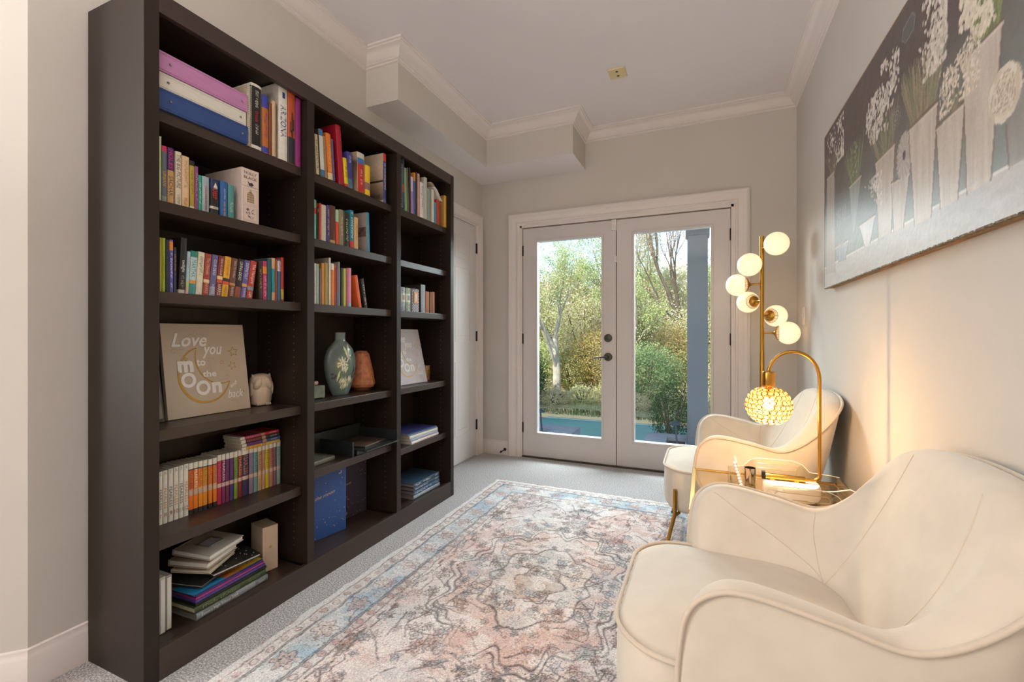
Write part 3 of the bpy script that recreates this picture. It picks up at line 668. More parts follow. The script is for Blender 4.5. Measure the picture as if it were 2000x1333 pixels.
def shelf_row(rows, X, z, dep, where, group, dmin=None):
    out = []
    for i, (y0, y1, h, colour, lean, bands, texts, desc) in enumerate(rows):
        t = y1 - y0 - .0004
        dp = dep * (1 if h > .2 else .9) if dmin is None else dmin
        e = book('%s, %s' % (desc, where), t, h, dp, colour, bands, texts, group=group, side=SIDES.get(desc.split(',')[0][:26]))
        a = R(-lean)                      # positive lean: top towards +y
        yc = (y0 + y1) / 2
        if lean:
            s = math.sin(a); c = math.cos(a)
            # keep the middle of the spine where it was measured, rest the low corner on the shelf
            rest = abs(s) * t / 2
            yc = yc - (-s) * h / 2 * 1.0
            e.rotation_euler = (a, 0, 0); e.location = (X, yc, z + rest + .0004)
        else:
            e.location = (X, yc, z + .0004)
        out.append(e)
    return out
def fix_negative(v): return v
SGN = 1
A1 = shelf_row([r[:4] + (r[4],) + r[5:] for r in ROW_1A_UPRIGHT], -1.605, 1.816, .20, 'top shelf, nearest bay', 'upright books on the top shelf of the nearest bay')
def side_x(e): return e
shelf_row(ROW_1B, -1.632, 1.525, .15, 'second shelf, nearest bay', 'books on the second shelf of the nearest bay')
shelf_row([(r[0], r[1], r[2], r[3], r[4]) + r[5:] for r in ROW_1C], -1.64, 1.231, .12, 'third shelf, nearest bay', 'books on the third shelf of the nearest bay')
shelf_row(ROW_1E, -1.730, .432, .11, 'fifth shelf, nearest bay', 'matching series paperbacks on the fifth shelf')
shelf_row([(r[0], r[1], r[2], r[3], -r[4]) + r[5:] for r in ROW_2A], -1.605, 1.816, .19, 'top shelf, middle bay', 'books on the top shelf of the middle bay')
shelf_row([(r[0], r[1], r[2], r[3], -r[4]) + r[5:] for r in ROW_2B], -1.632, 1.525, .16, 'second shelf, middle bay', 'books on the second shelf of the middle bay')
shelf_row(ROW_2C, -1.64, 1.231, .16, 'third shelf, middle bay', 'books on the third shelf of the middle bay')
shelf_row([(r[0], r[1], r[2], r[3], -r[4]) + r[5:] for r in ROW_3A], -1.605, 1.816, .19, 'top shelf, farthest bay', 'books on the top shelf of the farthest bay')
shelf_row(ROW_3C, -1.64, 1.231, .15, 'third shelf, farthest bay', 'books and boxes on the third shelf of the farthest bay')

# details on particular books
def decal(polys, m, parent, name, x=.0012):
    mb = MB()
    for p in polys: mb.add([(x, a, b) for a, b in p], [tuple(range(len(p)))], m)
    return mb.build(name, parent, recalc=False)
def find(txt):
    for o in COL.objects:
        if o.type == 'EMPTY' and str(o.get('label', '')).startswith(txt): return o
e = find('orange and charcoal binder')
tk = bm_('#2b2c31')
decal([[(-.003, .10), (.003, .10), (.003, .21), (0, .218), (-.003, .21)], [(.003, .135), (.010, .142), (.010, .185), (.0065, .19), (.0062, .148), (.003, .146)], [(-.003, .125), (-.003, .137), (-.0065, .14), (-.0068, .175), (-.0105, .172), (-.010, .132)]], tk, e, 'cactus_print')
e = find('white ring binder'); decal([[(-.006, .255), (.006, .255), (.006, .28), (-.006, .28)]], bm_('#2b3f86'), e, 'crest_print')
e = find('near black novel') or e
e = find('black thriller with a red'); decal([[(-.006, .100), (.008, .100), (.001, .119)], [(-.007, .097), (.009, .097), (.007, .099), (-.005, .099)]], bm_('#d8d4cc'), e, 'sail_boat_print')
e = find('gingham check box')
g = []
w = .027
for i in range(-5, 6):
    for k in range(0, 22):
        if (i + k) % 2 == 0: g.append([(i * .0085 - .00425 + .004, k * .0085 + .001), (i * .0085 + .00425 + .004, k * .0085 + .001), (i * .0085 + .00425 + .004, k * .0085 + .0095), (i * .0085 - .00425 + .004, k * .0085 + .0095)])
tb = [o for o in e.children if o.name.startswith('cover')][0]
ys = [v.co.y for v in tb.data.vertices]; hz = max(v.co.z for v in tb.data.vertices)
g = [p for p in g if all(min(ys) < q[0] < max(ys) and q[1] < hz for q in p)]
decal(g, bm_('#c9c6cc'), e, 'gingham_print', .0008)
mbx = MB(); zc = hz * .62
mbx.box(.0008, .0045, -.020, .020, zc - .035, zc + .035, mat('copper', '#b3764a', .35, metal=.8)); mbx.build('label_frame', e, bevel=.001)
decal([[(-.011, zc - .024), (.011, zc - .024), (.011, zc + .024), (-.011, zc + .024)]], WHITEP, e, 'label_card', .0050)
for nm, cc in (('white and blue toile', '#5f7290'), ('sage green toile', '#5f7a5f')):
    e = find(nm); t2 = [o for o in e.children if o.name.startswith('cover')][0]
    ww = max(v.co.y for v in t2.data.vertices); hh = max(v.co.z for v in t2.data.vertices)
    ps = []
    for k in range(60):
        a, b = rnd.uniform(-ww * .85, ww * .85), rnd.uniform(.004, hh - .006)
        if .38 * hh < b < .77 * hh: continue
        s_ = rnd.uniform(.001, .0028); ps.append([(a + s_ * math.cos(q), b + s_ * 1.5 * math.sin(q)) for q in (0, 1.2, 2.5, 3.7, 5)])
    decal(ps, bm_(cc), e, 'toile_print'); decal([[(-ww * .45, hh * .48), (ww * .45, hh * .48), (ww * .45, hh * .68), (-ww * .45, hh * .68)]], bm_('#8a8f8a'), e, 'title_plate')
e = find('wide cream covered book'); t2 = [o for o in e.children if o.name.startswith('cover')][0]; w2 = max(-v.co.y for v in t2.data.vertices)
mb = MB(); mb.box(-.17, -.004, -w2 - .0012, -w2, .108, .118, bm_('#3a2a30')); mb.build('dark_strap', e)
mb = MB()
for k in range(7): mb.box(-.062 + k * .006, -.059 + k * .006, -w2 - .0012, -w2, .018, .040, bm_('#6a5a4c'))
mb.build('printed_bars', e)
e = find('grey covered book with photo'); t2 = [o for o in e.children if o.name.startswith('cover')][0]; w2 = max(-v.co.y for v in t2.data.vertices)
mb = MB(); mb.box(-.070, -.008, -w2 - .0012, -w2, .085, .135, mat('cover_photo', '#6a5650', .4, noise=(40, .7))); mb.build('cover_photo', e)
# spiral coils
def coil(parent, y, z0, z1, r, m, pitch=.009):
    pts = []; n = int((z1 - z0) / pitch)
    mb = MB()
    for k in range(n):
        z = z0 + k * pitch
        mb.tube([(r * math.cos(a), y + r * math.sin(a) * .9, z + .002 * a / 6.28) for a in [i * 6.28 / 8 for i in range(9)]], .0009, m, 5, caps=False)
    return mb.build('coil', parent)
WIRE = mat('white_wire', '#d8d8da', .35, metal=.3)
coil(find('tall black spiral planner'), 0, .01, .265, .009, WIRE); coil(find('thin notebook with a gold coil'), 0, .01, .25, .004, GOLDL, .010)
coil(find('grey notebook with spiral edge'), .004, .01, .21, .006, WIRE); coil(find('thin tan spiral notebook'), 0, .01, .235, .006, WIRE, .008)

# three binders lying flat on the top shelf, nearest bay
def binder(label, colour, z0, z1, y0, y1, x, tilt=0):
    e = thing('ring_binder', label, 'binder', (x, (y0 + y1) / 2, z0), group=None)
    m = mat('binder_' + colour.lstrip('#'), colour, .38, noise=(30, .03), coat=.2); h = z1 - z0; w = y1 - y0
    mb = MB(); mb.box(-.26, 0, -w / 2, w / 2, h - .004, h, m); mb.box(-.26, 0, -w / 2, w / 2, 0, .004, m); mb.box(-.004, .0, -w / 2, w / 2, .004, h - .004, m)
    mb.box(0, .0012, -w / 2 + .004, w / 2 - .004, .006, .008, m)
    mb.box(0, .0012, -w / 2 + .004, w / 2 - .004, h - .008, h - .006, m)
    mb.build('cover', e, bevel=.0025)
    MB().box(-.25, -.012, -w / 2 + .006, w / 2 - .006, .006, h * .62, WHITEP).build('paper_block', e)
    mb = MB()
    for yy in (-w / 2 + .035, w / 2 - .022): mb.lathe([(0, .002), (.003, .002), (.0042, 0)], mat('rivet_steel', '#9a9690', .3, metal=1), 12, M=Matrix.Translation((.0015, yy, h / 2)) @ Matrix.Rotation(R(90), 4, 'Y'))
    mb.build('rivet', e)
    return e
b1 = binder('royal blue ring binder lying at the bottom of the stack on the top shelf', '#27457f', 1.8165, 1.884, .866, 1.170, -1.600)
b2 = binder('white ring binder lying between the blue and the lilac binders', '#d2cec4', 1.8855, 1.938, .862, 1.166, -1.606)
b3 = binder('lilac ring binder lying on top of the binder stack', '#b77cab', 1.9395, 2.004, .866, 1.168, -1.602)

# boxed set on the second shelf
e = thing('boxed_book_set', 'pale pink slipcase boxed set printed with HOLLY BLACK and bird cage drawings', 'book box', (-1.622, 1.196, 1.5254))
PK = mat('slipcase_card', '#d6c4ba', .55, noise=(30, .04))
mb = MB(); mb.box(-.215, 0, -.036, .036, 0, .208, PK); mb.build('slipcase', e, bevel=.0012)
mb = MB()
put_text(mb, 'HOLLY', INK, lambda a, b: (.0008, -.026 + a * .052, .186 + b * .011)); put_text(mb, 'BLACK', INK, lambda a, b: (.0008, -.027 + a * .054, .168 + b * .011))
mb.box(.0003, .0008, -.0355, .0355, .1395, .1402, INK)
mb.build('title_lettering', e, recalc=False)
mb = MB()
BR = bm_('#8a6a2e'); GR = bm_('#a89a90')
for (z0, z1) in ((.072, .130), (.010, .066)):
    for (a0, a1, c0, c1) in ((-.028, .028, z0, z0 + .0006), (-.028, .028, z1, z1 + .0006), (-.028, -.0274, z0, z1), (.0274, .028, z0, z1)): mb.box(.0003, .0008, a0, a1, c0, c1, GR)
def stroke(mb, pts, r, m, x=.0012): mb.tube([(x, a, b) for a, b in pts], r, m, 5)
for k in range(-3, 4): stroke(mb, [(k * .0045, .080), (k * .0045, .108), (k * .0030, .116), (0, .121)], .0006, BR)
for zz in (.080, .090, .100, .109): stroke(mb, [(-.015, zz), (.015, zz)], .0007, BR)
stroke(mb, [(.004 * math.cos(q), .124 + .003 * math.sin(q)) for q in [i * .7 for i in range(10)]], .0005, BR)
for k in range(14):
    cx, cz, rr_ = rnd.uniform(-.018, .018), rnd.uniform(.020, .058), rnd.uniform(.003, .009)
    stroke(mb, [(cx + rr_ * math.cos(q), cz + rr_ * .6 * math.sin(q)) for q in [rnd.uniform(0, 3) + i * .6 for i in range(6)]], .0005, INK)
mb.add([(.001, -.006, .144), (.001, .006, .143), (.001, .014, .150), (.001, .006, .158), (.001, -.004, .153), (.001, -.012, .163)], [(0, 1, 2, 3, 4, 5)], bm_('#26304a'))
mb.add([(.001, -.002, .142), (.001, .008, .141), (.001, .006, .1445), (.001, 0, .145)], [(0, 1, 2, 3)], bm_('#b8a82e'))
mb.build('printed_drawing', e, recalc=False)

# four series paperbacks lying on top of the upright ones
def lying(label, t, w, dep, colour, bands, texts, loc, yaw=0, group=None, kind='book', hard=False, pages=None):
    e = book(label, t, w, dep, colour, bands, texts, kind=kind, group=group, hard=hard, pages=pages)
    # rotate so the spine's length runs along +y and the thickness is vertical; text reads left to right
    M = Matrix.Rotation(yaw, 4, 'Z') @ Matrix.Rotation(R(90), 4, 'X')
    e.matrix_world = Matrix.Translation(loc) @ M
    return e
def flat_book(label, t, w, dep, colour, bands, texts, y0, x, z, yaw=0, **k):
    # y0 = left end of the spine seen from the room
    e = lying(label, t, w, dep, colour, [(1 - b[1], 1 - b[0], b[2]) for b in bands], [(s, c, 1 - b, 1 - a) for s, c, a, b in texts], (x, y0, z + t / 2), yaw, **k)
    e.matrix_world = Matrix.Translation((x, y0, z + t / 2)) @ Matrix.Rotation(yaw, 4, 'Z') @ Matrix.Translation((0, w, 0)) @ Matrix.Rotation(R(90), 4, 'X')
    return e
zz = .432 + .188
for i, (c, t2, c2, tx, nm, dy) in enumerate([('#d0b24a', .0125, '#b84a3a', '#c0502c', 'straw yellow', 0), ('#33508a', .0135, '#c04a3a', '#8a2a5a', 'blue', .002), ('#3a3634', .0150, '#8a5a4a', '#c04a3a', 'charcoal', -.002), ('#c02c38', .0125, '#4a8aa8', '#e07a90', 'red', -.006)]):
    flat_book('%s paperback lying on the series row, %s of the four' % (nm, ['lowest', 'second from bottom', 'third from bottom', 'topmost'][i]), t2, .178, .108, c, [(0, .11, '#ddd6c8'), (.13, .5, {'straw yellow': '#e0b83c', 'blue': '#5a3f8a', 'charcoal': '#4a3a38', 'red': '#a83a5a'}[nm]), (.52, .62, '#b08a74')], [('FEARLESS', tx, .15, .48), ('~', '#d8d0c4', .74, .92)], 1.232 + dy, -1.722, zz, group='paperbacks lying on the series row')
    zz += t2 + .0008

# bottom shelf, nearest bay: yearbooks, folders, albums
z = .0885
def slab(label, cat, name, w, dep, t, colour, loc, yaw, top=None, group=None, mt=None, extra=None):
    e = thing(name, label, cat, loc, yaw, group=group); m = mt or bm_(colour, .3)
    mb = MB(); mb.box(-dep, 0, 0, w, 0, t, m); mb.build('cover', e, bevel=min(.001, t * .2))
    if extra: extra(e)
    return e
yaw0 = R(2)
flat_book('grey yearbook with Eastern High School 2004 on its spine at the bottom of the stack', .0235, .285, .215, '#6f7276', [(0, .08, '#84878a'), (.52, .8, '#8c8f93')], [('Eastern High School 2004', '#dcdcd8', .06, .54), ('~', '#c8c8c4', .84, .95)], 1.003, -1.632, z, yaw0, hard=True, pages=mat('page_edges_grey', '#8a8580', .8, noise=(200, .1)))
flat_book('dark green yearbook with gilt lettering above the grey yearbook', .0225, .285, .215, '#3c4a2c', [], [('~', '#8a8a5a', .1, .6), ('~', '#7a7a50', .72, .9)], .998, -1.636, z + .024, yaw0, hard=True, pages=PAGES)
zz = z + .0475
for i, (c, t2, nm) in enumerate([('#25221f', .010, 'black folder lying on the green yearbook'), ('#4f3f86', .009, 'violet folder below the magenta one in the bottom stack'), ('#a03a70', .007, 'magenta folder in the bottom stack'), ('#43307a', .006, 'dark violet folder under the colourful magazine')]):
    slab(nm, 'folder', 'folder', .285 - i * .004, .21, t2, c, (-1.640 - i * .002, 1.003 + i * .002, zz), yaw0 + R(i * .4), group='folders in the bottom stack'); zz += t2 + .0006
def mag_top(e):
    mb = MB(); n = 24; P = []
    me_cols = []
    for i in range(n + 1):
        P.append([(-.205 + .205 * j / 12, .28 * i / n, .0055) for j in range(13)])
    mb.grid(P, attr_mat('magazine_print', 'paint', .3)); o = mb.build('printed_cover', e, recalc=False)
    ca = o.data.color_attributes.new('paint', 'FLOAT_COLOR', 'POINT')
    for k, v in enumerate(o.data.vertices):
        f = v.co.y / .28; g = -v.co.x / .205
        a = np.array(lin('#1c6a9a')[:3]) * (1 - f) + np.array(lin('#e0a02c')[:3]) * f if f > .45 else np.array(lin('#2a86b8')[:3])
        if f > .45: a = np.array(lin('#d8702c')[:3]) * (1 - (f - .45) / .55) + np.array(lin('#e8c03a')[:3]) * ((f - .45) / .55)
        if f < .22 and g > .5: a = np.array(lin('#8a5a3a')[:3])
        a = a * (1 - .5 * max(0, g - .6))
        ca.data[k].color = (*a, 1)
slab('glossy magazine with blue and orange cover on top of the folders', 'magazine', 'magazine', .28, .205, .005, '#2a2f5a', (-1.645, 1.000, zz), yaw0 + R(2), extra=mag_top); zz += .0065
def notebook(label, w, dep, t, colour, loc, rot, kind='photo_album', cat='photo album', extra=None):
    e = thing(kind, label, cat, loc, rot=rot); m = mat('album_' + colour.lstrip('#'), colour, .45, noise=(40, .05))
    mb = MB(); mb.box(-dep, 0, 0, w, t - .003, t, m); mb.box(-dep, 0, 0, w, 0, .003, m); mb.box(-.003 - dep, -dep, 0, w, 0, t, m); mb.build('cover', e, bevel=.001)
    MB().box(-dep + .002, -.004, .003, w - .003, .0035, t - .0035, WHITEP).build('pages', e)
    if extra: extra(e)
    return e
notebook('black hardback notebook tilted under the photo albums', .19, .16, .010, '#2a2725', (-1.655, 1.035, zz + .004), (R(2), R(3), R(18)), 'notebook', 'notebook'); zz += .023
def dots(e):
    mb = MB()
    for k in range(26): x, y = rnd.uniform(-.15, -.01), rnd.uniform(.01, .165); mb.lathe([(0, .0004), (.0022, .0004), (.0022, 0)], WHITEP, 8, c=(x, y, .0132))
    mb.build('printed_dots', e)
notebook('black polka dot notebook under the photo albums', .175, .16, .013, '#22201f', (-1.655, 1.075, zz), (R(2), R(2), R(-8)), 'notebook', 'notebook', dots); zz += .021
notebook('slim cream paper album under the silver albums', .15, .14, .012, '#b8a890', (-1.65, 1.060, zz), (R(2), R(3), R(24))); zz += .019
notebook('taupe photo album below the silver one', .16, .15, .022, '#b09a86', (-1.655, 1.055, zz), (R(1), R(3), R(20))); zz += .0285
def window(e):
    mb = MB()
    for (x0, x1, y0, y1) in ((-.105, -.100, .05, .12), (-.055, -.050, .05, .12), (-.105, -.05, .05, .054), (-.105, -.05, .116, .12)): mb.box(x0, x1, y0, y1, .0195, .0225, mat('silver_trim', '#a9a29a', .3, metal=.8))
    mb.build('photo_window_frame', e); MB().box(-.1, -.055, .054, .116, .0192, .0200, mat('window_insert', '#a8a8b4', .3)).build('photo_insert', e)
notebook('silver grey photo album with a cut out window on top of the heap', .165, .155, .020, '#b4ab9f', (-1.650, 1.060, zz), (R(1), R(4), R(15)), extra=window)
e = thing('gift_box', 'small upright cream box standing behind the folder stack', 'box', (-1.70, 1.345, .0885), R(-12))
mb = MB(); mb.box(-.10, 0, -.032, .032, 0, .188, mat('cream_card', '#c8b49e', .6, noise=(20, .04))); mb.build('box_body', e, bevel=.001)
mb = MB(); G_ = bm_('#a8905a')
for k in range(5): mb.tube([(.0006, 0, .10), (.0006, .008 * math.cos(k * 1.25), .10 + .008 * math.sin(k * 1.25))], .0012, G_, 5)
mb.build('printed_flower', e)
for k in range(4):
    e = thing('upright_album', ['first grey album against the left upright of the bottom shelf', 'second grey album from the left upright of the bottom shelf', 'third grey album from the left upright of the bottom shelf', 'fourth grey album, nearest the folder stack on the bottom shelf'][k], 'album', (-1.66 - .004 * k, .862 + .0215 * k + .010, .0885), group='upright albums at the left of the bottom shelf')
    mb = MB(); mb.box(-.16, 0, -.0095, .0095, 0, .198 - .004 * k, mat('album_grey_%d' % (k % 2), ['#b8b0a4', '#98908a'][k % 2], .5, noise=(30, .05))); mb.build('cover', e, bevel=.003)
    MB().box(-.02, .0008, -.006, .006, .004, .19 - .004 * k, WHITEP).build('pages', e)

# ------------------------------------------------------------------ canvases "love you to the moon and back"
def canvas(label, w, h, loc, yaw, lean, tone):
    e = thing('canvas_sign', label, 'wall art', loc, rot=(0, -lean, yaw))   # local: y along the width, z up, +x front
    CV = mat('canvas_' + tone.lstrip('#'), tone, .8, noise=(8, .03), bump=(900, .25))
    mb = MB(); mb.box(-.018, 0, 0, w, 0, h, CV); mb.build('stretched_canvas', e, bevel=.0015)
    WT = mat('white_lettering', '#e6e3e0', .6); GD = mat('gold_paint', '#b98e30', .4, metal=.25); GY = mat('grey_flourish', '#9a9186', .7)
    x = .0014
    def T(mb0, s, a0, a1, b0, b1, m=WT, rot=0, shear=0, bold=0):
        ca, sa = math.cos(rot), math.sin(rot); cw, ch = (a1 - a0) * w, (b1 - b0) * h
        mb = MB()
        for dx, dz in ([(0, 0)] if not bold else [(0, 0), (bold, 0), (0, bold), (bold, bold)]):
            put_text(mb, s, m, lambda a, b: (x + dx * .05 + dz * .08, a0 * w + a * cw * ca - b * ch * sa + dx, b0 * h + a * cw * sa + b * ch * ca + dz), shear)
        mb.build('lettering', e, recalc=False)
    mb = MB()
    T(mb, 'Love', .10, .50, .75, .89, shear=.35, bold=.0022)
    T(mb, 'you', .44, .68, .615, .74, shear=.3, bold=.0018)
    T(mb, 'to', .36, .46, .535, .60, bold=.0018); T(mb, 'the', .42, .58, .41, .475, bold=.0018)
    T(mb, 'and', .76, .86, .265, .31, rot=.5, shear=.3, bold=.0006); T(mb, 'back', .71, .91, .15, .24, shear=.3, bold=.0006)
    T(mb, 'm', .145, .30, .475, .58, bold=.0065)
    for (a0, a1, b0, b1) in ((.17, .34, .31, .47), (.33, .50, .215, .375)):
        cx, cz, rx, rz = (a0 + a1) / 2 * w, (b0 + b1) / 2 * h, (a1 - a0) / 2 * w, (b1 - b0) / 2 * h; n = 26; f = .56
        vs = [(x, cx + rx * k * math.cos(6.2832 * i / n), cz + rz * k * math.sin(6.2832 * i / n)) for i in range(n) for k in (1, f)]
        mb.add(vs, [(2 * i, 2 * ((i + 1) % n), 2 * ((i + 1) % n) + 1, 2 * i + 1) for i in range(n)], WT)
    T(mb, 'n', .52, .62, .225, .33, bold=.006)
    mb.build('round_letters', e, recalc=False)
    mb = MB(); o1 = []; i1 = []
    # crescent: outer circle and inner circle meeting at the two horns
    c0 = (.44, .50); r0 = .345; c1 = (.60, .64); 
    H1 = (.375, .735); H2 = (.745, .345)
    def arc(p, q, bulge, n=30):
        px_, pz_ = (p[0] + q[0]) / 2, (p[1] + q[1]) / 2; dx, dz = q[0] - p[0], q[1] - p[1]; Lh = math.hypot(dx, dz) / 2
        nx, nz = -dz / (2 * Lh), dx / (2 * Lh); rr = (Lh * Lh + bulge * bulge) / (2 * bulge); cx, cz = px_ + nx * (bulge - rr), pz_ + nz * (bulge - rr)
        a0 = math.atan2(p[1] - cz, p[0] - cx); a1 = math.atan2(q[1] - cz, q[0] - cx)
        while a1 < a0: a1 += 2 * math.pi
        if bulge > 0 and a1 - a0 > 2 * math.pi: a1 -= 2 * math.pi
        return [((cx + rr * math.cos(a0 + (a1 - a0) * i / n)) * w, (cz + rr * math.sin(a0 + (a1 - a0) * i / n)) * h) for i in range(n + 1)]
    outer = arc(H1, H2, -.40)
    # the helper takes the bulge sign as side: build both arcs explicitly
    def through(p, m_, q, n=30):
        ax, ay = p; bx, by = m_; cx_, cy_ = q
        D = 2 * (ax * (by - cy_) + bx * (cy_ - ay) + cx_ * (ay - by))
        ux = ((ax*ax+ay*ay)*(by-cy_)+(bx*bx+by*by)*(cy_-ay)+(cx_*cx_+cy_*cy_)*(ay-by))/D
        uy = ((ax*ax+ay*ay)*(cx_-bx)+(bx*bx+by*by)*(ax-cx_)+(cx_*cx_+cy_*cy_)*(bx-ax))/D
        rr = math.hypot(ax-ux, ay-uy); a0 = math.atan2(ay-uy, ax-ux); am = math.atan2(by-uy, bx-ux); a1 = math.atan2(cy_-uy, cx_-ux)
        d1 = (a1 - a0) % (2*math.pi); dm = (am - a0) % (2*math.pi)
        if dm > d1: d1 -= 2*math.pi
        return [((ux + rr*math.cos(a0+d1*i/n)) * w, (uy + rr*math.sin(a0+d1*i/n)) * h) for i in range(n+1)]
    outer = through(H1, (.185, .30), H2); inner = through(H1, (.43, .42), H2)
    rs = [.0018 + .0022 * math.sin(math.pi * i / 30) for i in range(31)]
    for P_, k in ((outer, 1), (inner, .6)):
        vs = []
        for i, (a, b) in enumerate(P_):
            a2, b2 = P_[min(i + 1, 30)]; a1_, b1_ = P_[max(i - 1, 0)]; L_ = math.hypot(a2 - a1_, b2 - b1_) or 1
            nx, nz = -(b2 - b1_) / L_ * rs[i] * k, (a2 - a1_) / L_ * rs[i] * k
            vs += [(x, a + nx, b + nz), (x, a - nx, b - nz)]
        mb.add(vs, [(2 * i, 2 * i + 2, 2 * i + 3, 2 * i + 1) for i in range(30)], GD)
    def star(cx, cz, r_, wd, rot=.1):
        P_ = [((cx * w + r_ * (1 if i % 2 == 0 else .45) * math.cos(rot + math.pi / 2 + i * math.pi / 5)), (cz * h + r_ * (1 if i % 2 == 0 else .45) * math.sin(rot + math.pi / 2 + i * math.pi / 5))) for i in range(10)]
        for i in range(10):
            (a, b), (a2, b2) = P_[i], P_[(i + 1) % 10]; L_ = math.hypot(a2 - a, b2 - b); nx, nz = -(b2 - b) / L_ * wd, (a2 - a) / L_ * wd
            mb.add([(x, a + nx, b + nz), (x, a2 + nx, b2 + nz), (x, a2 - nx, b2 - nz), (x, a - nx, b - nz)], [(0, 1, 2, 3)], GD)
    star(.83, .68, .021, .0009); star(.80, .52, .017, .0007, .4); star(.67, .565, .009, .0006, .2); star(.92, .21, .003, .0012); star(.245, .615, .008, .0006)
    mb.build('gold_moon_and_stars', e, recalc=False)
    mb = MB()
    def curl(cx, cz, r_, a0, turns, tail):
        pts = [((cx * w + r_ * (1 - i / 26) * math.cos(a0 + turns * 6.28 * i / 24)), (cz * h + r_ * (1 - i / 26) * math.sin(a0 + turns * 6.28 * i / 24))) for i in range(24)]
        pts = [(pts[0][0] + tail[0] * w, pts[0][1] + tail[1] * h)] + pts
        for i in range(len(pts) - 1):
            (a, b), (a2, b2) = pts[i], pts[i + 1]; L_ = math.hypot(a2 - a, b2 - b) or 1; nx, nz = -(b2 - b) / L_ * .0005, (a2 - a) / L_ * .0005
            mb.add([(.0010, a + nx, b + nz), (.0010, a2 + nx, b2 + nz), (.0010, a2 - nx, b2 - nz), (.0010, a - nx, b - nz)], [(0, 1, 2, 3)], GY)
    for q in ((.37, .90, .014, 3.5, 1.1, (-.1, -.05)), (.12, .70, .012, .5, 1.1, (.09, .01)), (.50, .50, .014, 3.6, 1.1, (-.05, -.03)), (.72, .40, .011, 4, 1.1, (-.16, -.04)), (.83, .10, .008, 2, 1, (-.08, 0)), (.45, .89, .009, 5, 1, (.04, 0)), (.58, .60, .006, 2, .6, (-.08, 0))): curl(*q)
    mb.build('grey_flourishes', e, recalc=False)
    return e
canvas('beige canvas lettered Love you to the moon and back with gold crescent, nearest bay', .312, .352, (-1.755, .980, .785), R(-1), R(8.5), '#c2b39f')
canvas('paler moon and back canvas partly hidden by the upright of the farthest bay', .312, .352, (-1.690, 2.180, .785), R(-2), R(13), '#c4bec4')
e = thing('picture_frame', 'dark backed frame standing on edge behind the beige moon canvas', 'picture frame', (-1.752, .938, .7835), rot=(R(1), R(-9), 0))
mb = MB(); mb.box(-.024, -.001, -.072, .032, 0, .350, mat('dark_frame', '#3a342f', .5)); mb.build('frame_board', e, bevel=.001)
mb = MB(); mb.box(-.001, .001, -.060, .025, .012, .338, mat('frame_face', '#8a8172', .7, noise=(20, .3))); mb.build('picture_face', e)

# ------------------------------------------------------------------ owl figurine
CER = mat('cream_ceramic', '#cdb9a2', .38, noise=(9, .05), bump=(60, .15), coat=.3)
e = thing('owl_figurine', 'cream ceramic owl covering its eyes with its wings', 'figurine', (-1.795, 1.372, .7835), R(-18))
mb = MB(); P = []
prof_o = [(.028, 0), (.038, .004), (.042, .018), (.0445, .038), (.0455, .055), (.043, .070), (.0405, .080), (.0425, .090), (.0445, .102), (.043, .116), (.037, .127), (.027, .134), (.014, .1375), (.004, .138)]
for i in range(len(prof_o) * 3 - 2):
    k = i // 3; f = (i % 3) / 3; a_ = prof_o[k]; b_ = prof_o[min(k + 1, len(prof_o) - 1)]; r0 = a_[0] + (b_[0] - a_[0]) * f; z = a_[1] + (b_[1] - a_[1]) * f
    row = []
    for k2 in range(40):
        a = 2 * math.pi * k2 / 40; r = r0 * (1 + (.018 * math.sin(z * 520 + 2 * abs(math.sin(a * 3))) if z < .062 else 0))
        row.append((r * math.cos(a) * .90, r * math.sin(a), z))
    P.append(row)
mb.grid(P, CER, closed_v=True); mb.add(P[0], [tuple(range(40))], CER); mb.add(P[-1], [tuple(range(40))], CER)
mb.build('body', e, smooth='all')
for s in (-1, 1):
    mb = MB(); M_ = Matrix.Translation((.026, s * .0185, .098)) @ Matrix.Rotation(s * .42, 4, 'X') @ Matrix.Rotation(-s * .35, 4, 'Z')
    mb.ellipsoid((0, 0, 0), (.0165, .0165, .031), CER, 18, 14, M=M_); mb.build('wing', e, smooth='all')
    mb = MB(); mb.ellipsoid((.004, s * .041, .072), (.020, .0085, .034), CER, 14, 10); mb.build('side_feathers', e, smooth='all')
    mb = MB(); mb.lathe([(.0095, 0), (.007, .008), (.0, .018)], CER, 12, M=Matrix.Translation((.004, s * .030, .122)) @ Matrix.Rotation(-s * .45, 4, 'X')); mb.build('ear_tuft', e, smooth=True)
    mb = MB()
    for k in (-1, 0, 1): mb.ellipsoid((.036, s * .018 + k * .0065, .007), (.012, .004, .007), CER, 10, 6)
    mb.build('foot', e, smooth='all')

# ------------------------------------------------------------------ middle bay ornaments
e = thing('vase', 'flat oval blue grey vase decorated with cream honeysuckle flowers', 'vase', (-1.725, 1.768, .7835), R(-8))
VG = attr_mat('vase_glaze', 'paint', .22)
prof = [(.046, 0), (.050, .004), (.066, .040), (.083, .090), (.092, .140), (.093, .170), (.088, .200), (.074, .235), (.050, .262), (.036, .274), (.031, .282), (.030, .300), (.031, .318), (.033, .3205), (.028, .3205), (.026, .300)]
def cat(prof, n):
    out = []
    for i in range(len(prof) - 1):
        for k in range(n): out.append(tuple(prof[i][j] + (prof[i+1][j] - prof[i][j]) * k / n for j in (0, 1)))
    return out + [prof[-1]]
pr = cat(prof, 5); mb = MB(); rings = [[(r_ * .42 * math.cos(2 * math.pi * k / 160), r_ * math.sin(2 * math.pi * k / 160), zz_) for k in range(160)] for r_, zz_ in pr]
mb.grid(rings, VG, closed_v=True); mb.add(rings[0], [tuple(range(160))], VG)
o = mb.build('vase_body', e, smooth='all')
ca = o.data.color_attributes.new('paint', 'FLOAT_COLOR', 'POINT')
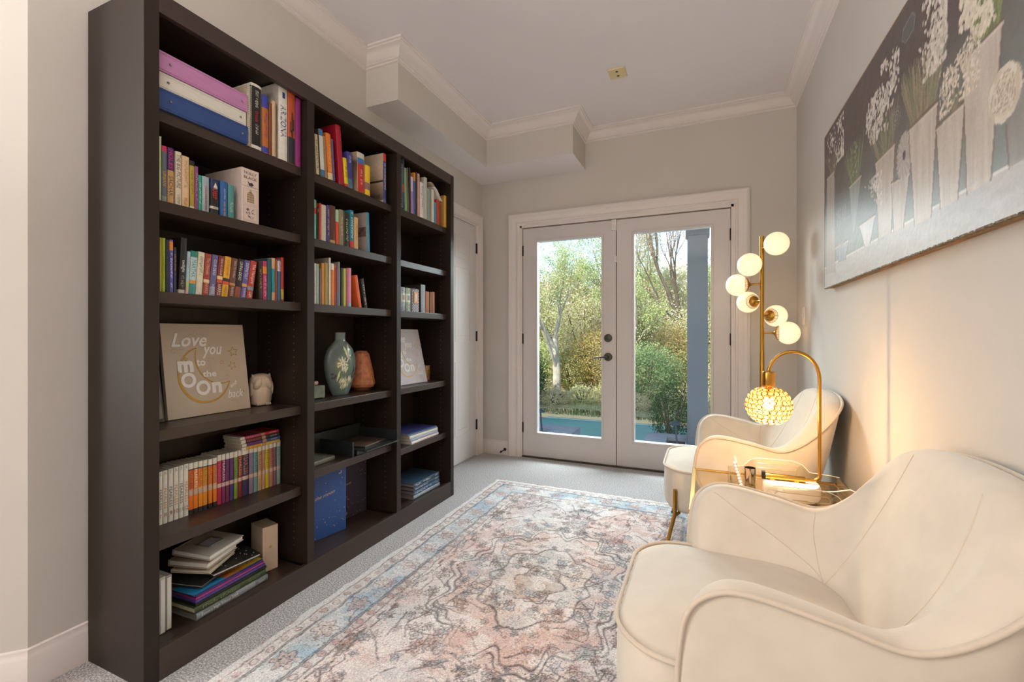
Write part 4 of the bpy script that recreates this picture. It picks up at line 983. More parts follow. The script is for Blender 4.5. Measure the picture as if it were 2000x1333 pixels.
co = np.array([v.co for v in o.data.vertices]); yy, zz_ = co[:, 1], co[:, 2]
base_c = np.tile(np.array(lin('#5d6a6c')[:3]), (len(co), 1)); gr = np.clip((zz_ - .02) / .3, 0, 1)[:, None]
base_c = base_c * (1 - .35 * gr) + np.array(lin('#7a8578')[:3]) * .35 * gr
rs_ = np.random.RandomState(3)
def dab(cy, cz, a, b, rot, colr, k=1.0):
    dy, dz = yy - cy, zz_ - cz; u = dy * math.cos(rot) + dz * math.sin(rot); v = -dy * math.sin(rot) + dz * math.cos(rot)
    m_ = ((u / a) ** 2 + (v / b) ** 2 < 1) & (co[:, 0] > 0); base_c[m_] = base_c[m_] * (1 - k) + np.array(lin(colr)[:3]) * k
for k in range(70): dab(rs_.normal(0, .03), rs_.normal(.11, .05), .012, .007, rs_.uniform(0, 3), '#5f7a5c', .5)
for cy, cz, n_, r_ in ((-.012, .165, 9, .030), (.0, .135, 8, .02), (.022, .195, 6, .018), (.006, .07, 9, .02), (-.022, .075, 7, .016), (.03, .078, 8, .018), (-.004, .045, 8, .016), (.022, .05, 7, .014)):
    for k in range(n_):
        an = 6.28 * k / n_ + .3; dab(cy + math.cos(an) * r_ * .6, cz + math.sin(an) * r_ * .6, r_ * .52, r_ * .13, an, '#cfd0a4' if k % 2 else '#e0ddc0', .95)
for cy, cz, rot in ((.008, .225, 1.9), (.026, .235, 1.4), (-.035, .10, 1.3)): dab(cy, cz, .024, .0055, rot, '#d2d6a6', .95)
for cy, cz, rot in ((.055, .115, 1.3), (.060, .095, .6), (.06, .13, 1.8), (-.06, .09, .4), (-.055, .105, 2.8), (.047, .2, .9)): dab(cy, cz, .017, .004, rot, '#2f3334', .9)
ca.data.foreach_set('color', np.concatenate([base_c, np.ones((len(co), 1))], 1).astype(np.float32).ravel())

e = thing('salt_lamp', 'rough orange pink salt rock lamp on a round wooden base', 'lamp', (-1.762, 1.966, .7835))
SALT = mat('himalayan_salt', '#b5714c', .55, noise=(38, .30), bump=(60, .5))
P = []
nr = np.random.RandomState(8)
for i in range(15):
    t = i / 14; z_ = .022 + .195 * t; r_ = .079 * (1 - .52 * t ** 1.25) * (1 if t < .93 else .72) * (.9 if i == 0 else 1)
    P.append([(r_ * (1 + .05 * math.cos(3 * a + 1) + .03 * math.cos(5 * a + 4 * t) + nr.uniform(-.02, .02)) * math.cos(a), r_ * (1 + .05 * math.cos(3 * a + 1) + nr.uniform(-.02, .02)) * math.sin(a), z_ + nr.uniform(-.002, .002)) for a in [2 * math.pi * k / 22 for k in range(22)]])
mb = MB(); mb.grid(P, SALT, closed_v=True); mb.add(P[0], [tuple(range(22))], SALT); mb.add(P[-1], [tuple(range(22))], SALT); mb.build('salt_rock', e)
mb = MB(); mb.lathe([(.050, 0), (.053, .004), (.053, .018), (.050, .022)], mat('dark_wood_base', '#5a3018', .45, noise=(20, .2, (1, 1, .1))), 28); mb.build('wooden_base', e, smooth=True)

e = thing('trinket_pot', 'small square grey stone pot holding pink shells, beside the vase', 'pot', (-1.738, 1.612, .7835), R(-3))
mb = MB(); mb.box(-.035, .035, -.035, .035, .004, .062, mat('verdigris_stone', '#7c8472', .75, noise=(30, .25), bump=(80, .3)))
for a_ in (-.028, .028):
    for b_ in (-.028, .028): mb.box(a_ - .005, a_ + .005, b_ - .005, b_ + .005, 0, .005, mat('verdigris_stone', '#7c8472'))
mb.build('pot_body', e, bevel=.003)
for k in range(7):
    s_ = thing('seashell', 'pink tan seashell heaped in the small grey pot', 'seashell', (-1.738 + rnd.uniform(-.02, .02), 1.612 + rnd.uniform(-.02, .02), .7835 + .066 + rnd.uniform(0, .008)), rnd.uniform(0, 3), group='shells in the small grey pot')
    mb = MB(); mb.lathe([(0, -.006), (.008, -.004), (.011, .002), (.007, .008), (.002, .013), (0, .015)], mat('shell_pink', '#c09a86', .5, noise=(60, .25)), 12, M=Matrix.Rotation(rnd.uniform(.5, 1.4), 4, 'X')); mb.build('shell', s_, smooth='all')
    me_ = s_.children[0]
# black tray organiser and woven book, fifth shelf of the middle bay
BK = mat('black_lacquer', '#262b29', .35, noise=(30, .2), coat=.2)
e = thing('paper_tray', 'black letter tray with an upright divider jutting past the shelf edge', 'tray', (-1.70, 1.80, .4812), 0)
mb = MB(); mb.box(-.13, .150, -.035, .228, .024, .030, BK); mb.build('tray_board', e, bevel=.001)
mb = MB(); mb.box(-.15, .088, -.190, -.180, .0, .074, BK, Matrix.Translation((0, .125, 0))); mb.build('upright_divider', e, bevel=.001)
mb = MB(); mb.box(-.13, -.125, -.18, .228, .0, .105, BK); mb.build('rear_panel', e, bevel=.001)
mb = MB(); mb.box(-.13, .14, .219, .227, .0, .085, BK); mb.build('end_panel', e, bevel=.001)
mb = MB(); mb.box(.06, .085, -.03, .2, .0, .024, BK); mb.build('rail', e, bevel=.001)
e2 = thing('leather_folder', 'worn brown patterned folder lying in the black letter tray', 'folder', (-1.71, 1.90, .5118), R(6))
mb = MB(); mb.box(-.09, .10, -.10, .09, 0, .008, mat('brown_print', '#4a382e', .5, noise=(14, .6))); mb.build('cover', e2, bevel=.002)
flat_book('woven patterned journal with tan page edges on the left of the black tray', .021, .15, .14, '#6a6456', [], [], 1.520, -1.655, .4812, R(3), hard=True, pages=mat('page_tan', '#bfa17c', .8, noise=(150, .15)))

# starry square books, bottom of the middle bay
def starry(label, w, h, loc, yaw, colr, txt, fc):
    e = thing('scrapbook', label, 'scrapbook', loc, yaw)
    mb = MB(); mb.box(-.024, 0, 0, w, 0, h, mat('starry_' + colr.lstrip('#'), colr, .5, noise=(5, .06))); mb.build('cover', e, bevel=.001)
    MB().box(-.021, -.003, .003, w + .0008, .003, h - .003, WHITEP).build('pages', e)
    mb = MB(); CP = mat('rose_foil', '#d8b8a0', .3, metal=.4)
    rr = random.Random(int(w * 1000) + len(label))
    for k in range(230):
        a, b = rr.uniform(.004, w - .004), rr.uniform(.004, h - .004)
        if abs(b - h * .55) < .05 and rr.random() < .8: continue
        s_ = rr.choice((.0006, .0008, .0010, .0013, .0026)); mb.add([(.0008, a - s_, b), (.0008, a, b - s_), (.0008, a + s_, b), (.0008, a, b + s_)], [(0, 1, 2, 3)], CP)
    for cx, cz, s_ in fc:
        n = 12; vs = [(.001, cx * w + s_ * math.cos(t_), cz * h + s_ * math.sin(t_)) for t_ in np.linspace(-2.2, 1.2, n)] + [(.001, cx * w - s_ * .35 + s_ * .95 * math.cos(t_), cz * h + s_ * .35 + s_ * .95 * math.sin(t_)) for t_ in np.linspace(1.0, -2.0, n)]
        mb.add(vs, [(i, i + 1, 2 * n - 2 - i, 2 * n - 1 - i) for i in range(n - 1)], CP)
    put_text(mb, txt[0], CP, lambda a, b: (.001, txt[1] * w + a * (txt[2] - txt[1]) * w, txt[3] * h + b * .05 * h + a * .05 * h), .4)
    mb.build('foil_print', e, recalc=False); return e
starry('royal blue scrapbook with scattered foil stars, bottom shelf of the middle bay', .305, .345, (-1.785 + .025, 1.490, .0885), R(-10), '#2a4f8e', ('to the moon', .32, .78, .55), [(.88, .88, .010), (.35, .12, .010)])
starry('dark plum scrapbook with copper stars standing behind the blue one', .305, .33, (-1.80, 1.725, .0885), R(-3), '#38323e', ('love you to the moon', .0, .62, .50), [(.88, .93, .009), (.5, .10, .009)])

# ------------------------------------------------------------------ farthest bay
e = thing('candle', 'small tan glass candle with a gold emblem behind the pale canvas', 'candle', (-1.762, 2.585, .7835))
mb = MB(); mb.lathe([(.030, 0), (.032, .004), (.032, .098), (.030, .100), (.027, .098), (.027, .082), (0, .080)], mat('tan_candle_glass', '#a07c58', .3, noise=(12, .15), coat=.3), 28); mb.build('glass_jar', e, smooth=True)
mb = MB(); mb.lathe([(.016, 0), (.016, .0012), (.0135, .0014), (.0135, .0006)], GOLDL, 24, M=Matrix.Translation((.0305, -.010, .052)) @ Matrix.Rotation(R(-18), 4, 'Z') @ Matrix.Rotation(R(90), 4, 'Y')); mb.build('emblem_ring', e)
zz = .4324
for i, (t2, c, nm, w2, tx) in enumerate([(.0165, '#d8c8c4', 'blush white magazine at the bottom of the five', .305, '#b87a72'), (.0165, '#8c9cb0', 'grey blue magazine with pink title, second from the bottom', .30, '#c0788a'), (.0175, '#cfc8b8', 'cream hardback third in the stack', .30, '#8a8478'), (.008, '#5a7490', 'thin steel blue paperback fourth in the stack', .295, '#c0ccd4'), (.006, '#2c2f62', 'glossy midnight blue book on top', .29, '#a098b8')]):
    flat_book('%s, farthest bay' % nm, t2, w2, .215, c, [], [('~', tx, .3, .8)] if i in (0, 1) else [], 2.226 - i * .006, -1.612 - i * .003, zz, R(1.5 - i), group='flat stack on the fifth shelf of the farthest bay', pages=WHITEP if i != 2 else PAGES); zz += t2 + .0006
zz = .0885
for i, (tx, c) in enumerate([('Eastern High School', '#8f9aa0'), ('QUEEN ART SCHOOL 1987', '#50688a'), ('Eastern High School 2003', '#3f5878'), ('Eastern High School 2002', '#33475f')]):
    pass
for i, (tx, c, f) in enumerate([('~', '#8f9da4', .62), ('~', '#3f5878', .68), ('Eastern High School', '#33475f', .52), ('~', '#2b3f52', .7)]):
    flat_book('%s slate blue yearbook in the farthest bay bottom stack' % ['lowest', 'second lowest', 'second from top', 'topmost'][i], .0235, .285, .215, c, [], [(tx, '#d4d8da', .06, f), ('~', '#d4d8da', .82, .95)], 2.262 - i * .002, -1.625 + .002 * i, zz, R(-1 + .5 * i), hard=True, pages=mat('page_mauve', '#9a8480', .8, noise=(200, .1))); zz += .0242
# loose papers on the top shelf of the farthest bay
PP = mat('kraft_paper', '#b8a490', .7, noise=(20, .05))
for i, (y_, z_, rx, c_, nm) in enumerate([(2.470, 2.056, 8, PP, 'curled tan paper folder lying on the short books'), (2.512, 2.030, 16, WHITEP, 'white printed leaflet curling over the short books')]):
    e = thing('paper_leaflet', nm + ' of the top shelf', 'paper', (-1.640, y_, z_), rot=(R(-rx), 0, R(8)))
    P = [[(-.10 + .13 * a / 6, -.065 + .14 * b / 8, .006 * math.sin(b * .8) - .00022 * (b ** 2.2)) for b in range(9)] for a in range(7)]
    mb = MB(); mb.grid(P, c_); o = mb.build('sheet', e, smooth='all', recalc=False); so = o.modifiers.new('thick', 'SOLIDIFY'); so.thickness = .0025
# ------------------------------------------------------------------ numpy noise helpers for woven and painted colour
def vnoise(a, b, seed, cell):
    rs = np.random.RandomState(seed); G = rs.rand(256, 256)
    x = a / cell; y = b / cell; xi = np.floor(x).astype(int); yi = np.floor(y).astype(int); fx = x - xi; fy = y - yi
    fx = fx * fx * (3 - 2 * fx); fy = fy * fy * (3 - 2 * fy); g = lambda i, j: G[i % 256, j % 256]
    return (g(xi, yi) * (1 - fx) + g(xi + 1, yi) * fx) * (1 - fy) + (g(xi, yi + 1) * (1 - fx) + g(xi + 1, yi + 1) * fx) * fy
def fbm(a, b, seed, cell, n=3):
    s = 0; k = 1; t = 0
    for i in range(n): s = s + k * vnoise(a, b, seed + i, cell / 2 ** i); t += k; k *= .55
    return s / t
def LC(h): return np.array(lin(h)[:3])
def set_colors(o, name, C):
    ca = o.data.color_attributes.new(name, 'FLOAT_COLOR', 'POINT')
    ca.data.foreach_set('color', np.concatenate([C, np.ones((len(C), 1))], 1).astype(np.float32).ravel())
def fast_grid(name, X, Y, Z, m, parent=None, smooth=True):
    n0, n1 = X.shape; V = np.stack([X, Y, Z], -1).reshape(-1, 3)
    i = np.arange(n0 - 1)[:, None] * n1 + np.arange(n1 - 1)[None, :]; F = np.stack([i, i + n1, i + n1 + 1, i + 1], -1).reshape(-1, 4)
    me = bpy.data.meshes.new(name); me.vertices.add(len(V)); me.vertices.foreach_set('co', V.astype(np.float32).ravel())
    me.loops.add(F.size); me.loops.foreach_set('vertex_index', F.astype(np.int32).ravel()); me.polygons.add(len(F)); me.polygons.foreach_set('loop_start', np.arange(0, F.size, 4, dtype=np.int32))
    me.polygons.foreach_set('loop_total', np.full(len(F), 4, dtype=np.int32)); me.update(); me.validate()
    if smooth: me.polygons.foreach_set('use_smooth', [True] * len(F))
    me.materials.append(m); o = bpy.data.objects.new(name, me); COL.objects.link(o)
    if parent: o.parent = parent
    return o

# ------------------------------------------------------------------ rug
RX0, RX1, RY0, RY1 = -1.43, .095, .62, 3.045
step = .0036
rx = np.arange(0, RX1 - RX0 + step, step); ry = np.arange(0, RY1 - RY0 + step, step)
A, B = np.meshgrid(rx, ry, indexing='ij'); Wd, Ln = rx[-1], ry[-1]
wob = .010 * (fbm(A, B, 50, .05) - .5) * 2; wob2 = .010 * (fbm(A, B, 60, .05) - .5) * 2
a = A + wob; b = B + wob2
e1 = np.minimum(a, Wd - a); e2 = np.minimum(b, Ln - b); edge = np.minimum(e1, e2)
qx = np.abs(a - Wd / 2); qy = np.abs(b - Ln / 2)            # quarter symmetry
C = np.tile(LC('#d9ccc6'), A.shape + (1,))
def mixc(mask, col, k=1.0):
    mk = (mask * k)[..., None]; C[:] = C * (1 - mk) + LC(col) * mk
rust = np.clip((fbm(A, B, 1, .20, 4) - .47) * 4, 0, 1); blue = np.clip((fbm(A, B, 9, .26) - .52) * 6, 0, 1)
mixc(rust, '#cf9d8a', .42)
# medallion and cartouches
ang = np.arctan2(qy * .74, qx); rad = np.sqrt(qx ** 2 + (qy * .74) ** 2)
med = .36 + .028 * np.cos(ang * 10) + .016 * np.cos(ang * 22)
med2 = .22 + .02 * np.cos(ang * 8 + 1); med3 = .10 + .015 * np.cos(ang * 6)
inside = rad < med
mixc(inside.astype(float), '#cfa796', .55); mixc((rad < med2).astype(float), '#d8cbbf', .6); mixc((rad < med3).astype(float), '#b98f6a', .5)
corner = ((.50 - qx) + (.92 - qy) * .62 + .02 * np.cos(qy * 60) < .19) & (edge > .27)
mixc(corner.astype(float), '#c79c8d', .5)
dark = np.zeros(A.shape)
def line(d, w):
    global dark
    dark = np.maximum(dark, np.clip(1 - np.abs(d) / w, 0, 1))
for m_ in (med, med2, med3, med + .03): line(rad - m_, .0085)
line(np.where(edge > .25, (.50 - qx) + (.92 - qy) * .62 + .02 * np.cos(qy * 60) - .19, 9), .006)
# stepped inner outline
stepx = np.round(qy / .055) % 2 * .016
line(np.where(qy < .94, qx - (.485 - stepx), 9), .0075)
# scattered rosettes, leaves and vines, mirrored in four quarters
rs = np.random.RandomState(12)
for k in range(125):
    cx, cy = rs.uniform(.0, .50), rs.uniform(0, .95)
    if abs(math.hypot(cx, cy * .74) - .36) < .02: continue
    r_ = rs.uniform(.009, .026); dx, dy = qx - cx, qy - cy; rr_ = np.sqrt(dx ** 2 + dy ** 2); th = np.arctan2(dy, dx); n_ = rs.randint(4, 8)
    rose = r_ * (1 + .28 * np.cos(th * n_ + rs.uniform(0, 6)))
    mixc((rr_ < rose).astype(float), rs.choice(['#b9796a', '#9fb6bf', '#d8cfc6', '#a9805a', '#8aa6b4', '#c7a092']), .42)
    line(np.where(rr_ < .09, rr_ - rose, 9), .0048); line(np.where(rr_ < .09, rr_ - rose * .42, 9), .0040)
for k in range(46):
    cx, cy = rs.uniform(0, .5), rs.uniform(0, .95); t0 = rs.uniform(0, 6.28); L_ = rs.uniform(.08, .18); kk = rs.uniform(-14, 14)
    u = (qx - cx) * math.cos(t0) + (qy - cy) * math.sin(t0); v = -(qx - cx) * math.sin(t0) + (qy - cy) * math.cos(t0)
    line(np.where((u > 0) & (u < L_), v - kk * .5 * u * (L_ - u), 9), .0052)
# borders
bord = (edge > .045) & (edge < .255)
C[bord] = C[bord] * .45 + LC('#c5c6c6') * .55
mb_ = ((edge > .085) & (edge < .215)).astype(float); mixc(mb_, '#a9c2cc', .45); mixc(mb_ * np.clip((fbm(A, B, 9, .10, 4) - .46) * 6, 0, 1), '#84b0c6', .65)
for d_ in (.036, .085, .092, .208, .216, .255): line(edge - d_, .0052)
along = np.where(e1 < e2, b - Ln / 2, a - Wd / 2); ph = (np.abs(along) % .17) - .085; bd = edge - .15
rr_ = np.sqrt(ph ** 2 + bd ** 2); th = np.arctan2(bd, ph); ros = .040 * (1 + .25 * np.cos(th * 6))
mixc(((rr_ < ros) & (edge < .215)).astype(float), '#c49a8c', .55); line(np.where((edge < .205) & (edge > .09), rr_ - ros, 9), .004); line(np.where(edge < .215, rr_ - .45 * ros, 9), .0035)
ph2 = (np.abs(along) % .06) - .03
for b0 in (.060, .235): r3 = np.sqrt(ph2 ** 2 + (edge - b0) ** 2); mixc((r3 < .011).astype(float), '#b98277', .7); line(r3 - .013, .003)
mixc(blue * (edge > .26), '#9dbccb', .30)
# worn look: outline breaks up, speckle everywhere
wear = fbm(A, B, 21, .10); grain = rs.rand(*A.shape); g2 = fbm(A, B, 33, .012, 2)
dk = dark * np.clip((grain * .6 + wear * .9 - .30) * 2.4, 0, 1)
sp = ((grain > .93) & (wear > .45)) | ((g2 > .70) & (grain > .5) & (wear > .5)); mixc(sp.astype(float), '#4a3c40', .8)
sp2 = (rs.rand(*A.shape) > .9) & (rust > .15); mixc(sp2.astype(float), '#b25f48', .7)
pale = np.clip((fbm(A, B, 44, .07, 3) - .44) * 7, 0, 1) * (rs.rand(*A.shape) > .25); mixc(pale * (edge > .03), '#e8e0db', .75)
C = C * .86 + LC('#e9e2de') * .14
mixc(np.clip(dk, 0, 1), '#3a2c2c', .88)
C *= (1 + .16 * (rs.rand(*A.shape) - .5))[..., None]
band = (edge < .030); C[band] = LC('#dedad8') * (.92 + .1 * rs.rand(band.sum()))[:, None]
rug = thing('area_rug', 'faded cream, rust and blue oriental patterned rug on the grey carpet', 'rug', (RX0, RY0, .001))
Zr = .0095 + .0022 * (fbm(A, B, 5, .011, 2) - .5) - .0014 * dk
Zr[(edge < .004)] = .0005
o = fast_grid('pile', A, B, Zr, attr_mat('rug_pile', 'paint', .95, bump=(420, .8, .004), speck=(260, .28)), rug); set_colors(o, 'paint', np.clip(C, 0, 1).reshape(-1, 3))
MB().box(.002, Wd - .002, .002, Ln - .002, 0, .006, mat('rug_backing', '#b9967a', .9, noise=(200, .1))).build('backing', rug)
mb = MB(); mb.tube([(0.01 + i * .05, Ln + .002 + .004 * math.sin(i * 2.3), .004) for i in range(31)], .0035, mat('rug_binding', '#b98f74', .9, noise=(60, .15)), 6); mb.build('end_binding', rug, smooth=True)

# ------------------------------------------------------------------ armchair
ST = [  # crest, outer base, inner base, rim thickness
 ((-.045, .318, .225), (-.040, .312, .215), (-.030, .245, .23), .040),
 ((-.050, .322, .33), (-.036, .312, .215), (-.028, .236, .33), .042),
 ((-.047, .326, .44), (-.030, .312, .215), (-.020, .226, .375), .044),
 ((-.030, .330, .535), (-.015, .312, .215), (-.002, .216, .385), .046),
 ((.015, .332, .582), (.010, .312, .215), (.030, .208, .385), .048),
 ((.080, .332, .592), (.060, .312, .215), (.085, .200, .385), .050),
 ((.200, .332, .573), (.160, .312, .215), (.160, .190, .385), .052),
 ((.310, .332, .552), (.250, .310, .215), (.225, .172, .385), .058),
 ((.395, .332, .592), (.330, .295, .215), (.262, .150, .385), .070),
 ((.470, .326, .664), (.390, .262, .215), (.285, .125, .385), .082),
 ((.532, .296, .738), (.430, .205, .215), (.300, .100, .385), .092),
 ((.562, .215, .772), (.448, .140, .215), (.308, .070, .385), .098),
 ((.574, .110, .787), (.456, .070, .215), (.312, .035, .385), .100),
 ((.577, .000, .791), (.458, .000, .215), (.314, .000, .385), .100)]
def cr(p, t):
    n = len(p); i = min(int(t), n - 2); f = t - i
    g = lambda k: np.array(p[max(0, min(n - 1, k))], float)
    a, b, c, d = g(i - 1), g(i), g(i + 1), g(i + 2)
    return .5 * ((2 * b) + (c - a) * f + (2 * a - 5 * b + 4 * c - d) * f * f + (3 * b - a - 3 * c + d) * f ** 3)
full = [(c, o_, i_, t_) for c, o_, i_, t_ in ST] + [((c[0], -c[1], c[2]), (o_[0], -o_[1], o_[2]), (i_[0], -i_[1], i_[2]), t_) for c, o_, i_, t_ in ST[-2::-1]]
CC = [f[0] for f in full]; OO = [f[1] for f in full]; II = [f[2] for f in full]; TT = [(f[3],) for f in full]
def section(t):
    c, o_, i_, th = cr(CC, t), cr(OO, t), cr(II, t), float(cr(TT, t)[0])
    inw = i_ - c; inw[2] = 0; inw /= np.linalg.norm(inw) + 1e-9
    up = c - (o_ + i_) / 2; up /= np.linalg.norm(up); up2 = up - inw * up.dot(inw); up2 /= np.linalg.norm(up2)
    outn = -inw
    pts = [o_]
    for f in (.12, .35, .6, .85): pts.append(o_ + (c - o_) * f + outn * .010 * math.sin(math.pi * f))
    pts.append(c - up2 * .004)
    rim = [(0.0, 0.0), (.14, .40), (.35, .85), (.62, 1.0), (.86, .70), (1.0, .2)]
    for a_, b_ in rim: pts.append(c + inw * th * a_ + up2 * th * .17 * b_)
    r3 = pts[-1]
    dn = -up2
    L_ = np.linalg.norm(i_ - r3); c1 = r3 + (dn * .55 + inw * .22) * L_ * .45; c2 = i_ + (np.array([0, 0, 1]) * .55 - inw * .35) * L_ * .45
    for f in [k / 12 for k in range(1, 13)]:
        pts.append((1-f)**3 * r3 + 3*(1-f)**2*f * c1 + 3*(1-f)*f*f * c2 + f**3 * i_)
    return pts
def surf(t, f):      # f 0..1 down the inner face
    P_ = section(t); q = P_[11:]; x_ = f * (len(q) - 1); i = min(int(x_), len(q) - 2); return q[i] + (q[i+1] - q[i]) * (x_ - i)
NS = 13 * 2
SHELL = [[tuple(p) for p in section(t)] for t in np.linspace(0, NS, 157)]
def seam(ts, fs, n=36):
    K = list(zip(ts, fs)); pts = []
    for k in range(n + 1):
        t_, f_ = cr(K, k / n * (len(K) - 1) * .9999); pts.append(tuple(surf(min(max(t_, 0), NS), min(max(f_, 0), 1))))
    return pts
def rrect(x0, x1, hy, rf, rb, n=10):
    P_ = []
    for (cx, cy, r_, a0) in ((x0 + rf, -hy + rf, rf, 180), (x1 - rb, -hy + rb, rb, 270), (x1 - rb, hy - rb, rb, 0), (x0 + rf, hy - rf, rf, 90)):
        for k in range(n + 1): t = R(a0 + 90 * k / n); P_.append((cx + r_ * math.cos(t), cy + r_ * math.sin(t)))
    return P_
def make_chair(label, loc):
    e = thing('armchair', label, 'armchair', loc, group='ivory armchairs along the right wall')
    mb = MB(); mb.grid(SHELL, VELVET); mb.build('shell', e, smooth='all')
    mb = MB(); cp = []
    for t in np.linspace(0, NS, 240):
        c = cr(CC, t); i_ = cr(II, t); inw = i_ - c; inw[2] = 0; inw /= np.linalg.norm(inw); cp.append(tuple(c - inw * .0035 + np.array([0, 0, .002])))
    mb.tube(cp, .0058, WELT, 8); mb.build('piping', e, smooth='all')
    # seat: rings from the underside, over the skirt and rim to the crowned top
    x0, x1, hy = -.200, .345, .288
    rings = []
    for ins, z in ((.10, .180), (.05, .176), (.022, .186), (.006, .212), (.0, .25), (.0, .33), (.002, .385), (.006, .398), (.020, .407), (.05, .418), (.09, .428), (.14, .436), (.20, .440), (.26, .441)):
        rings.append([(x, y, z - (.010 if z > .40 else 0) * max(0, (abs(y) / hy)) ** 4) for x, y in rrect(x0 + ins, x1 - ins * .8, hy - ins, max(.02, .150 - ins * .6), max(.02, .19 - ins * .7))])
    mb = MB(); mb.grid(rings, VELVET, closed_v=True); mb.add(rings[0], [tuple(range(len(rings[0])))], VELVET); mb.add(rings[-1], [tuple(range(len(rings[0])))], VELVET)
    mb.build('seat', e, smooth='all')
    mb = MB(); mb.tube([(x, y, .3995) for x, y in rrect(x0 - .001, x1, hy + .001, .150, .19)], .0055, WELT, 8, closed=True); mb.build('seat_piping', e, smooth='all')
    for side in (0, 1):
        S = lambda t: t if side == 0 else NS - t
        for ts, fs in (((S(4.1), S(5.2), S(7.0), S(8.6)), (.03, .28, .62, .88)), ((S(7.15), S(7.3), S(7.9), S(8.6)), (0, .35, .7, .88)), ((S(11.2), S(10.6), S(9.6), S(8.6)), (0, .3, .65, .88))):
            mb = MB(); mb.tube(seam(ts, fs), .0013, WELT, 6); mb.build('seam', e, smooth='all')
    for sx, sy in ((-1, 1), (-1, -1), (1, 1), (1, -1)):
        mb = MB()
        if sx < 0: pts = [(-.138, sy * .272, .305), (-.138, sy * .270, .20), (-.142, sy * .264, .17), (-.180, sy * .240, .0)]
        else: pts = [(.36, sy * .262, .22), (.37, sy * .262, .17), (.43, sy * .245, .0)]
        if sx < 0: pts = [pts[0], (-.138, sy * .272, .25), (-.138, sy * .271, .20), (-.1395, sy * .268, .185), (-.143, sy * .263, .165), (-.160, sy * .252, .09), pts[-1]]
        mb.tube(pts, .0095, GOLD, 12)
        if sx < 0: mb.tube([(-.130, sy * .262, .178), (-.120, sy * .235, .180)], .008, GOLD, 10)
        mb.build('leg', e, smooth=True)
        mb = MB(); p = pts[-1]; mb.lathe([(.011, 0), (.011, .004), (.0095, .005)], BLACKM, 12, c=(p[0], p[1], 0)); mb.build('foot_cap', e)
    return e
make_chair('ivory velvet armchair in the right foreground, cut off by the picture edge', (0, 1.270, .0128))
make_chair('ivory velvet armchair farther back beside the glazed doors and floor lamp', (0, 2.650, .0128))

# ------------------------------------------------------------------ side table between the chairs and what stands on it
TZ = .475; TX0, TX1, TY0, TY1 = -.045, .50, 1.70, 2.235
e = thing('side_table', 'gold framed glass side table between the two armchairs', 'side table', (.228, 1.968, 0.0))
ox, oy = .228, 1.968
mb = MB()
for (a_, b_) in ((TX0, TY0), (TX0, TY1), (TX1, TY0), (TX1, TY1)): pass
for y_ in (TY0, TY1): mb.box(TX0 - ox, TX1 - ox, y_ - .009 - oy, y_ + .009 - oy, TZ - .020, TZ, GOLDL)
for x_ in (TX0, TX1): mb.box(x_ - .009 - ox, x_ + .009 - ox, TY0 - oy, TY1 - oy, TZ - .020, TZ, GOLDL)
mb.build('frame', e, bevel=.002)
for y_ in (TY0, TY1): MB().box(TX0 - ox, TX1 - ox, y_ - .007 - oy, y_ + .007 - oy, .14, .152, GOLDL).build('stretcher', e, bevel=.002)
for (a_, b_) in ((TX0, TY0), (TX0, TY1), (TX1, TY0), (TX1, TY1)): MB().box(a_ - .011 - ox, a_ + .011 - ox, b_ - .011 - oy, b_ + .011 - oy, 0.011, TZ - .018, mat('white_lacquer_post', '#ddd6cf', .3)).build('leg', e, bevel=.002)
MB().box(TX0 + .008 - ox, TX1 - .008 - ox, TY0 + .008 - oy, TY1 - .008 - oy, TZ - .012, TZ - .004, mat('mirror_top', '#b9a88c', .08, metal=.8)).build('mirrored_top', e)
TT_ = TZ - .0035
e = thing('acrylic_tray', 'clear acrylic tray with cut out handles on the side table', 'tray', (.29, 1.965, TT_), 0)
def handle(mb, y_, hgt, x0, x1, sl0, sl1, z0, z1):
    th = .008
    n = 10
    def arc_pts(cx, cz, r_, a0, a1): return [(cx + r_ * math.cos(R(a0 + (a1 - a0) * k / 6)), cz + r_ * math.sin(R(a0 + (a1 - a0) * k / 6))) for k in range(7)]
    outer = [(x0, .0), (x0, .052), (x0 + .03, .056)] + [(sl0 - .045, .060), (sl0 - .020, hgt - .012), (sl0 + .01, hgt)] + [(sl1 - .01, hgt), (sl1 + .020, hgt - .012), (sl1 + .045, .060), (x1 - .03, .056), (x1, .052), (x1, 0)]
    r_ = (z1 - z0) / 2; zc_ = (z0 + z1) / 2
    slot = arc_pts(sl1 - r_, zc_, r_, -90, 90) + arc_pts(sl0 + r_, zc_, r_, 90, 270)
    # split into left, right, below and above of the slot
    def poly(P_): mb.prism(P_, y_ - th / 2, y_ + th / 2, ACRYL, 'y')
    poly([(x0, 0), (sl0, 0), (sl0, zc_), (sl0 - .02, hgt - .012), (sl0 - .045, .060), (x0 + .03, .056), (x0, .052)])
    poly([(sl1, 0), (x1, 0), (x1, .052), (x1 - .03, .056), (sl1 + .045, .060), (sl1 + .02, hgt - .012), (sl1, zc_)])
    poly([(sl0, 0), (sl1, 0), (sl1, z0), (sl0, z0)]); poly([(sl0, z1), (sl1, z1), (sl1 - .01, hgt), (sl0 + .01, hgt), (sl0 - .02, hgt - .012)])
    mb.tube([(a_, y_ - th / 2 - .0002, b_) for a_, b_ in slot], .0009, mat('acrylic_edge', '#b9975a', .2), 5, closed=True)
    mb.tube([(a_, y_ - th / 2, b_) for a_, b_ in outer[2:-1]], .0012, mat('acrylic_edge_pale', '#e8dcc4', .15), 5)
mb = MB(); mb.box(-.20, .20, -.19, .19, 0, .006, ACRYL); mb.build('tray_floor', e, bevel=.001)
mb = MB(); handle(mb, .186, .100, -.20, .20, -.095, .055, .060, .080); mb.build('handle_panel', e, recalc=True)
